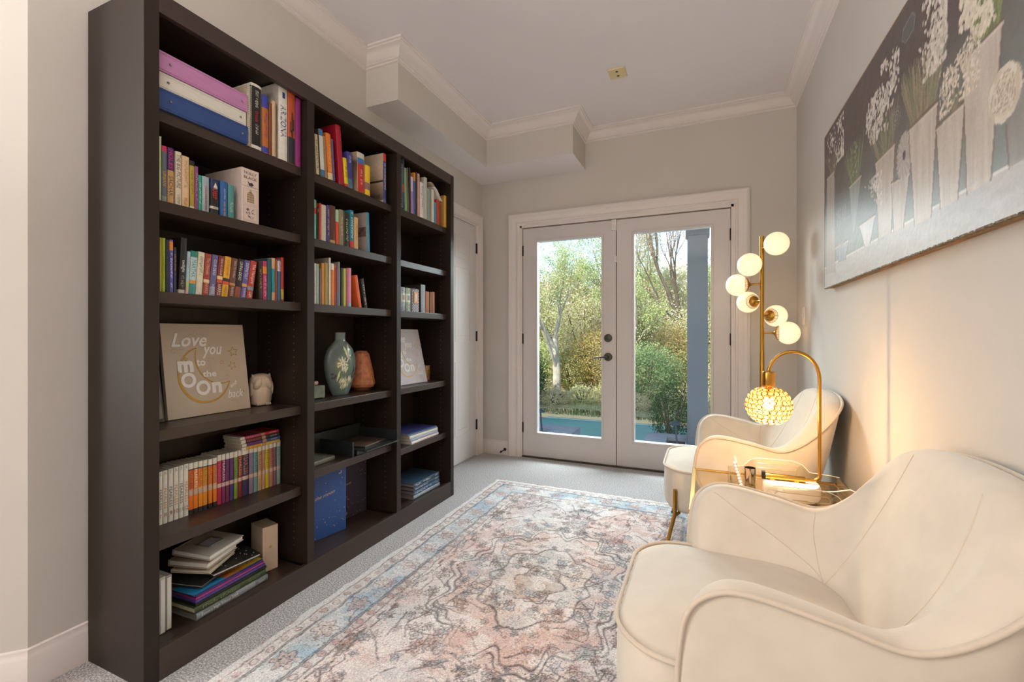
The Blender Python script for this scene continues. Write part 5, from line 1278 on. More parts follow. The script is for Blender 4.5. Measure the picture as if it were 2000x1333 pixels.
mb = MB(); handle(mb, -.186, .100, -.20, .20, -.07, .09, .058, .080); mb.build('handle_panel', e, recalc=True)
mb = MB(); mb.box(-.20, -.192, -.182, .182, .006, .052, ACRYL); mb.build('side_wall', e, bevel=.001)
mb = MB(); mb.box(.192, .20, -.182, .182, .006, .052, ACRYL); mb.build('side_wall', e, bevel=.001)
t_top = TT_ + .0065
e = thing('table_lamp', 'gold arched table lamp with a glowing round crystal shade', 'table lamp', (.300, 1.985, t_top))
lo = Vector((.300, 1.985, t_top))
mb = MB(); mb.lathe([(.088, 0), (.092, .003), (.095, .012), (.095, .046), (.090, .054), (.0, .056)], mat('cream_marble', '#ddd2c2', .3, noise=(7, .06), coat=.3), 48); mb.build('round_base', e, smooth=True)
zr = .068
def arch():
    xs, xe, yv = .095, -.085, 0.0
    pts = [(-.09, yv, zr), (.03, yv, zr), (.070, yv, zr)]
    for k in range(1, 8): t = R(-90 + 90 * k / 7); pts.append((.070 + .022 * math.cos(t), yv, zr + .022 + .022 * math.sin(t)))
    ztop = .440; rx_ = .085; cx_ = .007
    pts += [(.092, yv, .2), (.092, yv, .3), (.092, yv, ztop)]
    for k in range(1, 19): t = math.pi * k / 20; pts.append((cx_ + rx_ * math.cos(t), yv, ztop + .109 * math.sin(t) ** .9 if 0 < k < 20 else ztop))
    pts.append((pts[-1][0] - .002, yv, .462)); return pts
mb = MB(); mb.tube(arch(), .0062, GOLD, 14); mb.build('arched_arm', e, smooth='all')
mb = MB(); mb.tube([(-.085, -.001, zr - .001), (.045, -.001, zr - .001)], .0115, GOLDL, 14); mb.box(-.07, -.055, -.01, .01, .052, .062, GOLDL); mb.box(.01, .025, -.01, .01, .052, .062, GOLDL); mb.build('swivel_bar', e, smooth=True)
mb = MB(); mb.box(-.098, -.085, -.012, .010, .056, .084, BLACKM); mb.build('switch', e, bevel=.001)
cx_ = .007 - .085 * math.cos(math.pi * .1); zs = .474
mb = MB(); mb.lathe([(.0, .006), (.019, .006), (.0215, .004), (.0225, 0), (.0225, -.048), (.021, -.051), (.0, -.051)], GOLD, 32, c=(cx_, 0, zs - .008)); mb.build('socket_cup', e, smooth=True)
scx, scz, sr = cx_, .340, .079
shade = MB(); cry = MB()
CRY = bpy.data.materials.new('lit_crystal'); CRY.use_nodes = True
n = CRY.node_tree; n.nodes.clear(); oo = n.nodes.new('ShaderNodeOutputMaterial'); tr = n.nodes.new('ShaderNodeBsdfTranslucent'); tp = n.nodes.new('ShaderNodeBsdfTransparent'); gl = n.nodes.new('ShaderNodeBsdfGlossy'); m1 = n.nodes.new('ShaderNodeMixShader'); m2 = n.nodes.new('ShaderNodeMixShader')
tr.inputs[0].default_value = lin('#a08048'); tp.inputs[0].default_value = lin('#fbe4b4'); gl.inputs['Roughness'].default_value = .1; m1.inputs[0].default_value = .72; m2.inputs[0].default_value = .12
n.links.new(tr.outputs[0], m1.inputs[1]); n.links.new(tp.outputs[0], m1.inputs[2]); n.links.new(m1.outputs[0], m2.inputs[1]); n.links.new(gl.outputs[0], m2.inputs[2]); n.links.new(m2.outputs[0], oo.inputs[0])
for row in range(-4, 5):
    lat = row * .250; zz2 = math.sin(lat)
    if zz2 > .90: continue
    rc = math.cos(lat); cnt = max(7, int(round(2 * math.pi * rc * sr / .0205)))
    for k in range(cnt):
        ph = 2 * math.pi * (k + (.5 if row % 2 else 0)) / cnt; nvec = Vector((math.cos(ph) * rc, math.sin(ph) * rc, zz2)); p = Vector((scx, 0, scz)) + Vector((nvec.x * sr, nvec.y * sr, nvec.z * sr * .94))
        u = Vector((-math.sin(ph), math.cos(ph), 0)); v = nvec.cross(u)
        ring = [tuple(p + (u * math.cos(q) + v * math.sin(q)) * .0098) for q in [2 * math.pi * i / 12 for i in range(12)]]
        shade.tube(ring, .0014, mat('lamp_wire', '#8a6224', .45, metal=.5), 5, closed=True)
        inner = [tuple(p + (u * math.cos(q) + v * math.sin(q)) * .0098) for q in [2 * math.pi * i / 10 for i in range(10)]]
        rin = [tuple(p + nvec * .0028 + (u * math.cos(q) + v * math.sin(q)) * .0042) for q in [2 * math.pi * i / 10 for i in range(10)]]
        cry.grid([inner, rin], CRY, closed_v=True); cry.add(rin, [tuple(range(10))], CRY)
sh = shade.build('crystal_shade', e, smooth='all'); cr_o = cry.build('crystals', sh, recalc=False)
mb = MB(); mb.ellipsoid((scx, 0, scz + .01), (.019, .019, .025), mat('lit_bulb', '#ffffff', .5, emit=('#ffd090', 12)), 16, 10); mb.lathe([(.011, .03), (.011, .085)], GOLD, 14, c=(scx, 0, scz)); mb.build('bulb', e, smooth=True)
lp = bpy.data.lights.new('lamp_bulb_light', 'POINT'); lp.energy = 7.0; lp.color = (1.0, .74, .46); lp.shadow_soft_size = .012
lo_ = bpy.data.objects.new('lamp_bulb_light', lp); COL.objects.link(lo_); lo_.location = (lo.x + scx, lo.y, lo.z + scz - .034)
# pearl edged card stand, remote dish, cord
e = thing('pearl_card_holder', 'small acrylic card holder edged with white pearls at the left of the tray', 'card holder', (.128, 2.045, t_top), R(0))
mb = MB(); mb.box(-.003, .003, -.05, .05, 0, .105, mat('blush_acrylic', '#c9ab96', .2), Matrix.Rotation(R(-14), 4, 'Y') @ Matrix.Translation((.012, 0, 0))); mb.build('slanted_panel', e, bevel=.001)
mb = MB(); mb.box(-.004, .034, -.045, .045, 0, .006, ACRYL); mb.build('foot', e)
for k in range(9):
    mb = MB(); mb.ellipsoid((.010 - .0265 * k / 8 * 1.0 - .004, -.052, .006 + .0118 * k), (.0056, .0056, .0056), mat('pearl', '#e8e2e2', .2, coat=.5), 12, 8); mb.build('pearl', e, smooth='all')
e = thing('chrome_tumbler', 'small chrome tumbler behind the pearl edged holder on the tray', 'tumbler', (.172, 2.105, t_top))
mb = MB(); mb.lathe([(.019, 0), (.020, .002), (.022, .060), (.0205, .060), (.018, .004), (0, .004)], mat('chrome', '#b8b4ac', .12, metal=1), 24); mb.build('cup_body', e, smooth=True)
e = thing('power_cord', 'thin white cord trailing from the lamp base toward the wall', 'cord', (.39, 1.98, t_top))
mb = MB(); mb.tube([(.01, 0, .03), (.05, -.01, .040), (.09, -.02, .055), (.108, -.035, .050), (.118, -.08, -.02), (.15, -.10, -.2), (.19, -.10, -.44)], .0024, mat('white_cord', '#d2ccc4', .5), 8); mb.build('cable', e, smooth='all')

# ------------------------------------------------------------------ floor lamp with opal globes
e = thing('floor_lamp', 'gold floor lamp with six glowing opal globes spiralling round its pole', 'floor lamp', (.350, 3.420, 0))
mb = MB(); mb.lathe([(.14, 0), (.14, .012), (.135, .018), (.02, .022)], GOLD, 40); mb.build('round_base', e, smooth=True)
mb = MB(); mb.tube([(0, 0, .02), (0, 0, .97)], .0150, GOLD, 24); mb.tube([(0, 0, .965), (0, 0, 1.752)], .0135, GOLD, 24); mb.build('pole', e, smooth=True)
OPAL = mat('opal_glass', '#f4ead8', .25, emit=('#ffd7a4', .44), coat=.3)
# azimuth, height
GL = [(-63, 1.673), (-124, 1.549), (174, 1.433), (119, 1.322), (51, 1.222), (-6, 1.104)]
for k, (az, z) in enumerate(GL):
    az = R(az); d_ = Vector((math.cos(az), math.sin(az), 0)); c_ = d_ * .135
    Mz = Matrix.Rotation(az, 4, 'Z'); Mo = Matrix.Translation((0, 0, z)) @ Mz
    mb = MB(); mb.tube([(.010, 0, 0), (.050, 0, 0)], .006, GOLD, 12, M=Mo)
    mb.lathe([(.006, 0), (.0065, .014), (.011, .024), (.024, .032), (.037, .037)], GOLD, 30, M=Mo @ Matrix.Translation((.045, 0, 0)) @ Matrix.Rotation(R(90), 4, 'Y')); 
    for q in range(30):
        t = 2 * math.pi * q / 30; mb.tube([(.079, .026 * math.cos(t), .026 * math.sin(t)), (.087, .043 * math.cos(t), .043 * math.sin(t)), (.098, .047 * math.cos(t), .047 * math.sin(t))], .0018, GOLD, 5, M=Mo)
    mb.tube([(.0985, .0475 * math.cos(2 * math.pi * q / 30), .0475 * math.sin(2 * math.pi * q / 30)) for q in range(30)], .0022, GOLD, 5, closed=True, M=Mo)
    arm = mb.build('globe_holder', e, smooth=True)
    mb = MB(); mb.ellipsoid((.150, 0, 0), (.070, .074, .074), OPAL, 32, 20, M=Mo); mb.build('globe', e, smooth='all')


# ------------------------------------------------------------------ painting on the right wall
PW, PH = 1.86, .765
e = thing('wall_painting', 'wide painting of pale flower vases on a dark ground hung on the right wall', 'painting', (XR - .037, 2.72, 1.326))
st = .0036
s_ = np.arange(0, PW + st, st); t_ = np.arange(0, PH + st, st); S, Tt = np.meshgrid(s_, t_, indexing='ij')
PW, PH = s_[-1], t_[-1]
f = np.clip((Tt - .10) / .45, 0, 1)[..., None]
P = LC('#87908f') * (1 - f) + LC('#5b5150') * f
P = P * (1 + .25 * (fbm(S, Tt, 3, .03) - .5))[..., None]
relief = .0008 * fbm(S, Tt, 7, .01, 2)
prs = np.random.RandomState(4)
def poly_mask(V):
    m_ = np.zeros(S.shape, bool); n_ = len(V); inside = np.zeros(S.shape, bool); j = n_ - 1
    for i in range(n_):
        xi, yi = V[i]; xj, yj = V[j]
        if yi != yj: inside ^= ((yi > Tt) != (yj > Tt)) & (S < (xj - xi) * (Tt - yi) / (yj - yi) + xi)
        j = i
    return inside
def blend(mask, col, k=1.0):
    P[mask] = P[mask] * (1 - k) + LC(col) * k
def vase(V, col='#c2b9b0', rim='#6e5c52'):
    V = sorted(V, key=lambda q: -q[1]); top = sorted(V[:2]); bot = sorted(V[2:]); poly = [top[0], top[1], bot[1], bot[0]]
    m_ = poly_mask(poly); blend(m_, col, .93)
    cx0 = top[0][0]; w_ = top[1][0] - top[0][0]
    str_ = fbm(S * 9, Tt, 31, .12); P[m_] = P[m_] * (.80 + .38 * str_[m_])[..., None]
    relief[m_] += .0003
    for (p, q) in ((poly[0], poly[3]), (poly[1], poly[2])): seg(p, q, .0034, rim, .65)
    seg(poly[0], poly[1], .0045, rim, .75); seg((poly[0][0], poly[0][1] - .008), (poly[1][0], poly[1][1] - .008), .003, '#cfc6bc', .6)
def seg(p, q, w_, col, k=.8, rel=.0):
    dx, dy = q[0] - p[0], q[1] - p[1]; L2 = dx * dx + dy * dy + 1e-12; t = np.clip(((S - p[0]) * dx + (Tt - p[1]) * dy) / L2, 0, 1)
    m_ = np.hypot(S - p[0] - t * dx, Tt - p[1] - t * dy) < w_; blend(m_, col, k); relief[m_] += rel
def local(fn, cx, cy, r_):
    pass
def dabp(cx, cy, a_, b_, rot, col, k=.92, rel=.0022):
    i0, i1 = max(0, int((cx - .05) / st)), int((cx + .05) / st) + 1; j0, j1 = max(0, int((cy - .05) / st)), int((cy + .05) / st) + 1
    if i0 >= S.shape[0] or j0 >= S.shape[1] or i1 <= 0 or j1 <= 0: return
    s2_, t2_ = S[i0:i1, j0:j1], Tt[i0:i1, j0:j1]; u = (s2_ - cx) * math.cos(rot) + (t2_ - cy) * math.sin(rot); v = -(s2_ - cx) * math.sin(rot) + (t2_ - cy) * math.cos(rot)
    m_ = (u / a_) ** 2 + (v / b_) ** 2 < 1; sub = P[i0:i1, j0:j1]; sub[m_] = sub[m_] * (1 - k) + LC(col) * k; rl = relief[i0:i1, j0:j1]; rl[m_] = np.maximum(rl[m_], .0008 + rel * .6 * prs.uniform(.4, 1))
def blossoms(x0, x1, y0, y1, n_, size=.010, cols=('#cfc8bf', '#ddd6cc', '#bdb4aa'), clumps=5):
    cs = [(prs.uniform(x0, x1), prs.uniform(y0, y1)) for _ in range(clumps)]
    for k in range(n_):
        c = cs[prs.randint(clumps)]; dabp(np.clip(prs.normal(c[0], (x1 - x0) * .12), x0, x1), np.clip(prs.normal(c[1], (y1 - y0) * .16), y0, y1), size * prs.uniform(.5, 1), size * prs.uniform(.3, .6), prs.uniform(.6, 2.4), cols[prs.randint(len(cols))])
def stems(xb0, xb1, yb, xt0, xt1, yt, n_, cols=('#7f8468', '#96907a', '#6c7058', '#a08c76')):
    for k in range(n_):
        a_ = prs.uniform(0, 1); seg((xb0 + (xb1 - xb0) * a_, yb), (xt0 + (xt1 - xt0) * np.clip(a_ + prs.normal(0, .12), 0, 1), yt - prs.uniform(0, .06)), .0022, cols[prs.randint(len(cols))], .7)
# chalk marks on the dark ground
for k in range(22):
    a_, b_ = prs.uniform(.3, .9), prs.uniform(.5, .72); seg((a_, b_), (a_ + prs.uniform(.01, .05), b_ + prs.uniform(-.03, .04)), .0014, '#7d7470', .5)
seg((.35, .46), (.80, .66), .0013, '#7d7470', .4)
# table top
m_ = Tt < .104 + .004 * np.sin(S * 9); blend(m_, '#b4b2b2', .95); P[m_] *= (.88 + .24 * fbm(S * .3, Tt, 90, .02))[m_][..., None]
seg((0, .104), (PW, .104), .0035, '#d6d2ce', .8); seg((.10, .118), (1.2, .112), .002, '#8a8178', .5)
vase([(.049, .546), (.190, .540), (.200, .060), (.030, .068)], '#a9a29a')
vase([(.423, .392), (.584, .392), (.499, .180), (.470, .182)], '#9aa09c'); stems(.45, .56, .39, .36, .62, .56, 40, ('#8a9470', '#9aa486', '#6f7a58')); blossoms(.38, .60, .42, .56, 60, .006, ('#8f9a78', '#a9b090'))
vase([(.206, .176), (.423, .171), (.370, .090), (.262, .095)], '#8f9ba6')
for k in range(8): seg((.23 + k * .022, .105), (.222 + k * .026, .165), .0018, '#c4c8cc', .8)
for k in range(5): seg((.24 + k * .03, .26), (.235 + k * .032, .33), .002, '#c9ccd0', .8)
stems(.12, .20, .54, .03, .33, .66, 26); blossoms(.03, .34, .56, .74, 150, .011)
vase([(.739, .380), (.920, .382), (.888, .100), (.770, .100)]); stems(.755, .90, .38, .68, .95, .52, 60); blossoms(.65, .95, .46, .62, 260, .0125); blossoms(.80, .95, .61, .69, 80, .010)
blossoms(.53, .80, .22, .33, 150, .009); vase([(.556, .197), (.739, .196), (.685, .102), (.623, .102)], '#cfccc9')
vase([(.888, .262), (1.03, .250), (.986, .095), (.911, .095)])
for k in range(26): an = 6.28 * k / 26; dabp(.995 + .035 * math.cos(an), .310 + .045 * math.sin(an), .030, .010, math.atan2(.045 * math.sin(an), .035 * math.cos(an)), '#a8a19c' if k % 2 else '#b8b1ab')
dabp(.995, .312, .012, .014, 0, '#5c5258')
stems(1.04, 1.195, .38, .97, 1.26, .57, 130); blossoms(.96, 1.25, .47, .68, 330, .012); vase([(1.027, .379), (1.207, .377), (1.169, .082), (1.065, .082)])
vase([(1.197, .310), (1.341, .312), (1.307, .092), (1.219, .092)])
stems(1.27, 1.31, .31, 1.24, 1.38, .40, 16)
stems(1.385, 1.475, .41, 1.36, 1.50, .56, 70, ('#7d8a5c', '#8f9a6c', '#6a7450')); blossoms(1.32, 1.47, .43, .58, 190, .013, ('#cdc4b4', '#ddd4c4'))
vase([(1.330, .409), (1.485, .409), (1.443, .095), (1.347, .090)])
blossoms(1.22, 1.40, .325, .45, 420, .0075, ('#cfc4b4', '#bdb09e', '#ddd4c4'), 9)
vase([(1.486, .255), (1.63, .262), (1.60, .10), (1.505, .10)], '#8d8b88')
for q in range(11): an = 6.28 * q / 11; dabp(1.490 + .040 * math.cos(an), .255 + .040 * math.sin(an), .026, .018, an + 1.57, ['#cfc6b8', '#c2b8a8', '#d8d0c4'][q % 3])
dabp(1.490, .255, .042, .044, 0, '#cbc1b2')
for k in range(1, 5):
    n_ = 60
    for q in range(n_):
        an = 6.28 * q / n_; rr0 = .0095 * k * (1 + .12 * math.sin(3 * an + k)); dabp(1.490 + rr0 * math.cos(an), .255 + rr0 * math.sin(an), .0032, .0016, an + 1.57, '#9a8b78' if (q * 7 + k * 13) % 60 < 42 else '#ddd5c9', .75, .0008)
for V in ([(1.70, .37), (1.82, .372), (1.80, .09), (1.72, .09)],): vase(V); stems(1.71, 1.81, .37, 1.66, 1.85, .52, 50); blossoms(1.64, 1.85, .45, .62, 200, .012)
poly = [(.985, .700), (1.045, .712), (1.070, .690), (1.058, .657), (1.000, .650), (.975, .672)]; m_ = poly_mask(poly); blend(m_, '#5f6268', .8)
for k in range(6): seg(poly[k], poly[(k + 1) % 6], .002, '#8f8c8a', .8)
for k in range(3):
    for q in range(18): an = 6.28 * q / 18; dabp(.93 + (.012 + .012 * k) * math.cos(an), .455 + (.010 + .011 * k) * math.sin(an), .005, .0016, an + 1.57, '#a39c96', .8, .0005)
P *= (1 + .10 * (prs.rand(*S.shape) - .5))[..., None]
o = fast_grid('painted_surface', -relief - .0015, -S, Tt, attr_mat('oil_paint', 'paint', .42, bump=(300, .25, .001)), e); set_colors(o, 'paint', np.clip(P, 0, 1).reshape(-1, 3))
FRW = mat('distressed_wood_edge', '#8a6844', .7, noise=(50, .45, (1, .2, 1)))
mb = MB(); mb.box(0, .036, -PW, 0, 0, PH, FRW); mb.build('wooden_backing', e)
mb = MB(); DK = mat('chipped_dark_edge', '#6b5a44', .7, noise=(120, .8))
mb.box(-.002, .010, -PW, 0, -.003, .002, DK); mb.box(-.002, .010, -PW, 0, PH - .002, PH + .003, GOLD); mb.box(-.002, .010, -.002, .003, 0, PH, DK); mb.build('edge_trim', e)
# ------------------------------------------------------------------ outside: terrace, court, planters, porch, trees
GZ = -.75
GRASS = mat('dry_grass', '#8c8f5a', .95, noise=(6, .35), bump=(60, .8))
STONE = mat('bluestone', '#8d8f99', .8, noise=(5, .12), bump=(40, .4))
def gplane(name, x0, x1, y0, y1, z, m, kind='structure'):
    o = MB().box(x0, x1, y0, y1, z - .2, z, m).build(name); o['kind'] = kind; return o
o = gplane('terrace_ground', -14, 14, 3.9, 9.56, GZ - .012, STONE); o['label'] = 'grey stone terrace outside the glazed doors'
COURT = mat('court_surface', '#6fa096', .7, noise=(8, .04))
court = MB(); court.box(-3.25, 9, 7.55, 9.62, GZ - .1, GZ, COURT); ct = court.build('sports_court'); tag(ct, 'turquoise green sports court beyond the terrace with curved white lines', 'sports court')
mb = MB(); LW = mat('court_line', '#d8e0e0', .7)
def flatarc(cx, cy, r_, a0, a1, w, z, n=40):
    vs = []
    for k in range(n + 1):
        t = R(a0 + (a1 - a0) * k / n)
        for rr in (r_ - w / 2, r_ + w / 2): vs.append((cx + rr * math.cos(t), cy + rr * math.sin(t), z))
    mb.add(vs, [(2*k, 2*k+1, 2*k+3, 2*k+2) for k in range(n)], LW)
flatarc(-.75, 6.35, 1.75, 30, 150, .05, GZ + .004); flatarc(-.6, 6.2, 1.55, 40, 140, .05, GZ + .004)
mb.box(-3.25, 9, 9.50, 9.55, GZ, GZ + .004, LW)
mb.build('white_lines', ct, recalc=False)
# hillside
nx_, ny_ = 60, 40
gx = np.linspace(-22, 22, nx_); gy = np.linspace(9.60, 40, ny_); GX, GY = np.meshgrid(gx, gy, indexing='ij')
GH = GZ + .02 + np.clip(GY - 11.0, 0, None) * .16 + .25 * fbm(GX + 40, GY, 2, 2.5)
o = fast_grid('hillside', GX, GY, GH, mat('leaf_litter', '#a3976c', .95, noise=(5, .4), bump=(30, .8))); o['kind'] = 'structure'; o['label'] = 'leaf strewn wooded slope behind the court'
def hill(x, y): return GZ + max(0, y - 11.0) * .16 + .12

def block_planter(label, x0, x1, y0, y1, z1, wx0, wx1, wy0, wy1):
    e = thing('stone_planter', label, 'planter', ((x0 + x1) / 2, (y0 + y1) / 2, GZ - .012)); ox, oy = (x0 + x1) / 2, (y0 + y1) / 2; h = z1 - GZ + .012
    mb = MB()
    for (a_, b_, c_, d_) in ((x0, x1, y0, wy0), (x0, x1, wy1, y1), (x0, wx0, wy0, wy1), (wx1, x1, wy0, wy1)):
        if b_ - a_ > .01 and d_ - c_ > .01: mb.box(a_ - ox, b_ - ox, c_ - oy, d_ - oy, 0, h, STONE)
    mb.build('stone_blocks', e, bevel=.008)
    MB().box(wx0 - ox, wx1 - ox, wy0 - oy, wy1 - oy, 0, h - .05, mat('dark_soil', '#37332e', .95, noise=(50, .5), bump=(80, 1))).build('soil', e)
    return e
block_planter('grey stone block planter outside the left door leaf', -2.95, -1.93, 6.55, 7.40, -.46, -2.85, -2.32, 6.66, 7.06)
block_planter('grey stone block planter outside the right door leaf beside the column', -.83, -.245, 6.50, 7.45, -.46, -.52, -.262, 6.56, 7.18)
def path_light(label, x, y, z, h):
    e = thing('path_light', label, 'garden light', (x, y, z)); PM = mat('verdigris_metal', '#3b4a55', .5, metal=.4)
    mb = MB(); mb.tube([(0, 0, 0), (-.02, 0, h * .6), (-.03, 0, h)], .014, PM, 10); mb.build('stake', e, smooth=True)
    mb = MB(); mb.lathe([(.0, .055), (.02, .045), (.085, .0), (.08, -.004), (.015, .02)], PM, 20, c=(-.03, 0, h)); mb.build('hat', e, smooth=True)
path_light('dark garden path light with a flat hat in the left planter', -2.42, 6.85, -.51, .36)
path_light('dark garden path light in the right planter beside the column', -.36, 6.80, -.51, .33)
# porch column with cap and beam
PC = mat('slate_blue_siding', '#5c626c', .7, noise=(4, .04), bump=(200, .1))
e = thing('porch_column', 'square blue grey porch column outside the right door leaf', 'column', (-.100, 7.14, GZ - .012))
mb = MB(); mb.box(-.138, .138, -.138, .138, .0, 3.36, PC); mb.build('shaft', e, bevel=.004)
mb = MB(); mb.box(-.16, .16, -.16, .16, 3.30, 3.42, PC); mb.build('capital', e, bevel=.004)
mb = MB(); mb.box(-.16, .16, -.16, .16, 0, .30, PC); mb.build('plinth', e, bevel=.004)
pr_ = MB(); pr_.box(-9, 4.2, 3.86, 7.28, 2.68, 2.95, mat('porch_ceiling_paint', '#d0d4d8', .8)); o = pr_.build('porch_roof'); struct(o, 'porch roof outside the doors')
e = thing('porch_speaker', 'small brown weatherproof box hung under the porch roof at the left', 'speaker', (-2.43, 6.25, 2.68))
mb = MB(); mb.box(-.09, .09, -.06, .06, -.25, -.15, mat('brown_box', '#5b5346', .6)); mb.build('box_body', e, bevel=.004)
mb = MB(); mb.box(-.01, .01, -.01, .01, -.16, 0, mat('brown_box', '#5b5346', .6)); mb.build('bracket', e)

# foliage
def leafm(h): return mat('leaf_' + h.lstrip('#'), h, .6, noise=(3, .15))
def leaf_trans(h):
    nm = 'leaft_' + h.lstrip('#')
    if nm in _M: return _M[nm]
    m = bpy.data.materials.new(nm); m.use_nodes = True; n = m.node_tree; n.nodes.clear()
    o = n.nodes.new('ShaderNodeOutputMaterial'); a = n.nodes.new('ShaderNodeBsdfDiffuse'); b = n.nodes.new('ShaderNodeBsdfTranslucent'); mx = n.nodes.new('ShaderNodeMixShader'); mx.inputs[0].default_value = .35
    nz = n.nodes.new('ShaderNodeTexNoise'); nz.inputs['Scale'].default_value = 2.5; tc = n.nodes.new('ShaderNodeTexCoord'); n.links.new(tc.outputs['Object'], nz.inputs['Vector'])
    mc = n.nodes.new('ShaderNodeMixRGB'); c = lin(h); mc.inputs[1].default_value = tuple(x * .7 for x in c[:3]) + (1,); mc.inputs[2].default_value = tuple(min(1, x * 1.25) for x in c[:3]) + (1,); n.links.new(nz.outputs['Fac'], mc.inputs[0])
    n.links.new(mc.outputs[0], a.inputs[0]); n.links.new(mc.outputs[0], b.inputs[0]); n.links.new(a.outputs[0], mx.inputs[1]); n.links.new(b.outputs[0], mx.inputs[2]); n.links.new(mx.outputs[0], o.inputs[0]); _M[nm] = m
    return m
def leaves_mesh(name, centers, size, mats, seed, parent):
    rs = np.random.RandomState(seed); c = np.repeat(np.array(centers), 2, 0); c = c + rs.normal(0, size * 1.6, c.shape) * (np.arange(len(c)) % 2)[:, None]; n = len(c); size = size * .62
    u = rs.normal(size=(n, 3)); u /= np.linalg.norm(u, axis=1)[:, None]; v = np.cross(u, rs.normal(size=(n, 3))); v /= np.linalg.norm(v, axis=1)[:, None]
    s = size * rs.uniform(.6, 1.3, (n, 1)); V = np.stack([c - u * s, c + v * s * .5, c + u * s, c - v * s * .5], 1).reshape(-1, 3)
    me = bpy.data.meshes.new(name); me.vertices.add(4 * n); me.vertices.foreach_set('co', V.astype(np.float32).ravel()); me.loops.add(4 * n); me.loops.foreach_set('vertex_index', np.arange(4 * n, dtype=np.int32))
    me.polygons.add(n); me.polygons.foreach_set('loop_start', np.arange(0, 4 * n, 4, dtype=np.int32)); me.polygons.foreach_set('loop_total', np.full(n, 4, dtype=np.int32))
    for m in mats: me.materials.append(m)
    me.polygons.foreach_set('material_index', rs.randint(0, len(mats), n).astype(np.int32)); me.update(); me.validate()
    o = bpy.data.objects.new(name, me); COL.objects.link(o); o.parent = parent; return o
BARKS = {'pale': mat('pale_bark', '#b5aa9c', .9, noise=(9, .3, (1, 1, .4)), bump=(25, .6)), 'grey': mat('grey_bark', '#8a7d70', .9, noise=(9, .3), bump=(25, .6)), 'dark': mat('dark_bark', '#5a4c40', .9, noise=(9, .3))}
def tree(label, x, y, height, r0, seed, cols, nleaf, lsize, bark='grey', fork=3, lean=(0, 0), spread=.55, first=.25, group=None, z=None):
    rg = random.Random(seed); z = hill(x, y) if z is None else z
    e = thing('tree', label, 'tree', (x, y, z), group=group); mb = MB(); tips = []
    def grow(p, d, L_, r_, lev):
        n = 4; pts = [p]; dd = d.copy()
        for k in range(n):
            dd = (dd + Vector((rg.uniform(-.16, .16), rg.uniform(-.16, .16), rg.uniform(-.02, .12)))).normalized(); pts.append(pts[-1] + dd * L_ / n)
        rs = [r_ * (1 - .38 * k / n) for k in range(n + 1)]
        mb.tube(pts, rs, BARKS[bark], 7 if lev < 2 else 4, caps=False)
        if lev >= 2: tips.extend([(q, L_) for q in pts[1:]])
        if lev >= 4: return
        for k in range(fork + (1 if lev in (0, 1) else 0)):
            i = n if k == 0 else rg.randint(2, n); az = rg.uniform(0, 6.28); sp = rg.uniform(.5, 1) * spread * (0.5 if k == 0 else 1)
            nd = (dd + Vector((math.cos(az) * sp, math.sin(az) * sp, rg.uniform(-.1, .3)))).normalized()
            grow(pts[i], nd, L_ * rg.uniform(.55, .78), rs[i] * rg.uniform(.5, .72), lev + 1)
    grow(Vector((0, 0, -.1)), Vector((lean[0], lean[1], 1)).normalized(), height * first, r0, 0)
    mb.build('trunk_and_branches', e, smooth='all', recalc=False)
    cs = []
    for k in range(nleaf): p, L_ = tips[rg.randrange(len(tips))]; s_ = L_ * .5; cs.append((p.x + rg.gauss(0, s_ * .6), p.y + rg.gauss(0, s_ * .6), p.z + rg.gauss(0, s_ * .5)))
    if nleaf: leaves_mesh('foliage', cs, lsize, [leaf_trans(c) for c in cols], seed, e)
    return e
def shrub(label, x, y, w, h, seed, cols, n, ls, group=None, z=None, name='shrub', stems=6):
    rg = random.Random(seed); z = hill(x, y) if z is None else z; e = thing(name, label, 'shrub', (x, y, z), group=group)
    mb = MB()
    for k in range(stems): a_ = rg.uniform(0, 6.28); mb.tube([(0, 0, 0), (math.cos(a_) * w * .15, math.sin(a_) * w * .15, h * .4), (math.cos(a_) * w * .32, math.sin(a_) * w * .32, h * .8)], [.02, .014, .006], BARKS['dark'], 5, caps=False)
    mb.build('stems', e, recalc=False)
    cs = []
    for k in range(n):
        t = math.acos(rg.uniform(-1, 1)); p = rg.uniform(0, 6.28); r_ = rg.uniform(.35, 1) ** .5 * (1 + .15 * math.sin(3 * p + seed)); cs.append((w / 2 * r_ * math.sin(t) * math.cos(p), w / 2 * r_ * math.sin(t) * math.sin(p), h * .52 + h * .48 * r_ * math.cos(t)))
    leaves_mesh('foliage', cs, ls, [leaf_trans(c) for c in cols], seed, e); return e
G1 = ['#d3d89c', '#bcc67c', '#e6e0c2', '#a3b46c']; G2 = ['#b0c27a', '#93ac62', '#d2d69a']; OR = ['#c8a878', '#b8a468', '#c8b07c']; TAN = ['#e6d8c2', '#d4c2a6', '#c8c48c']
tree('pale barked multi trunk tree with thin green leaves seen through the left door leaf', -3.55, 11.2, 7.5, .13, 11, G1, 10000, .034, 'pale', 3, (.02, 0), .62, .24)
tree('slender grey tree right of the pale trunk with fluttering leaves', -2.5, 14.2, 7.5, .08, 23, G1 + TAN, 5500, .040, 'grey', 3, (.05, 0), .5, .3)
tree('leafy green tree at the left edge of the right door pane', -1.62, 12.2, 6.6, .10, 31, G2 + G1, 9000, .036, 'grey', 3, (-.04, 0), .6, .26)
tree('bare topped tree with sparse orange leaves behind the column', -.62, 14.2, 8.8, .12, 47, ['#d0a070', '#c9b08a', '#c98a5a'], 2600, .038, 'dark', 3, (.03, 0), .45, .3)
tree('tall thin tree to the right of the column', 1.0, 14.5, 6.5, .11, 53, TAN + ['#a8b468'], 5000, .040, 'pale', 3, (0, 0), .5, .28)
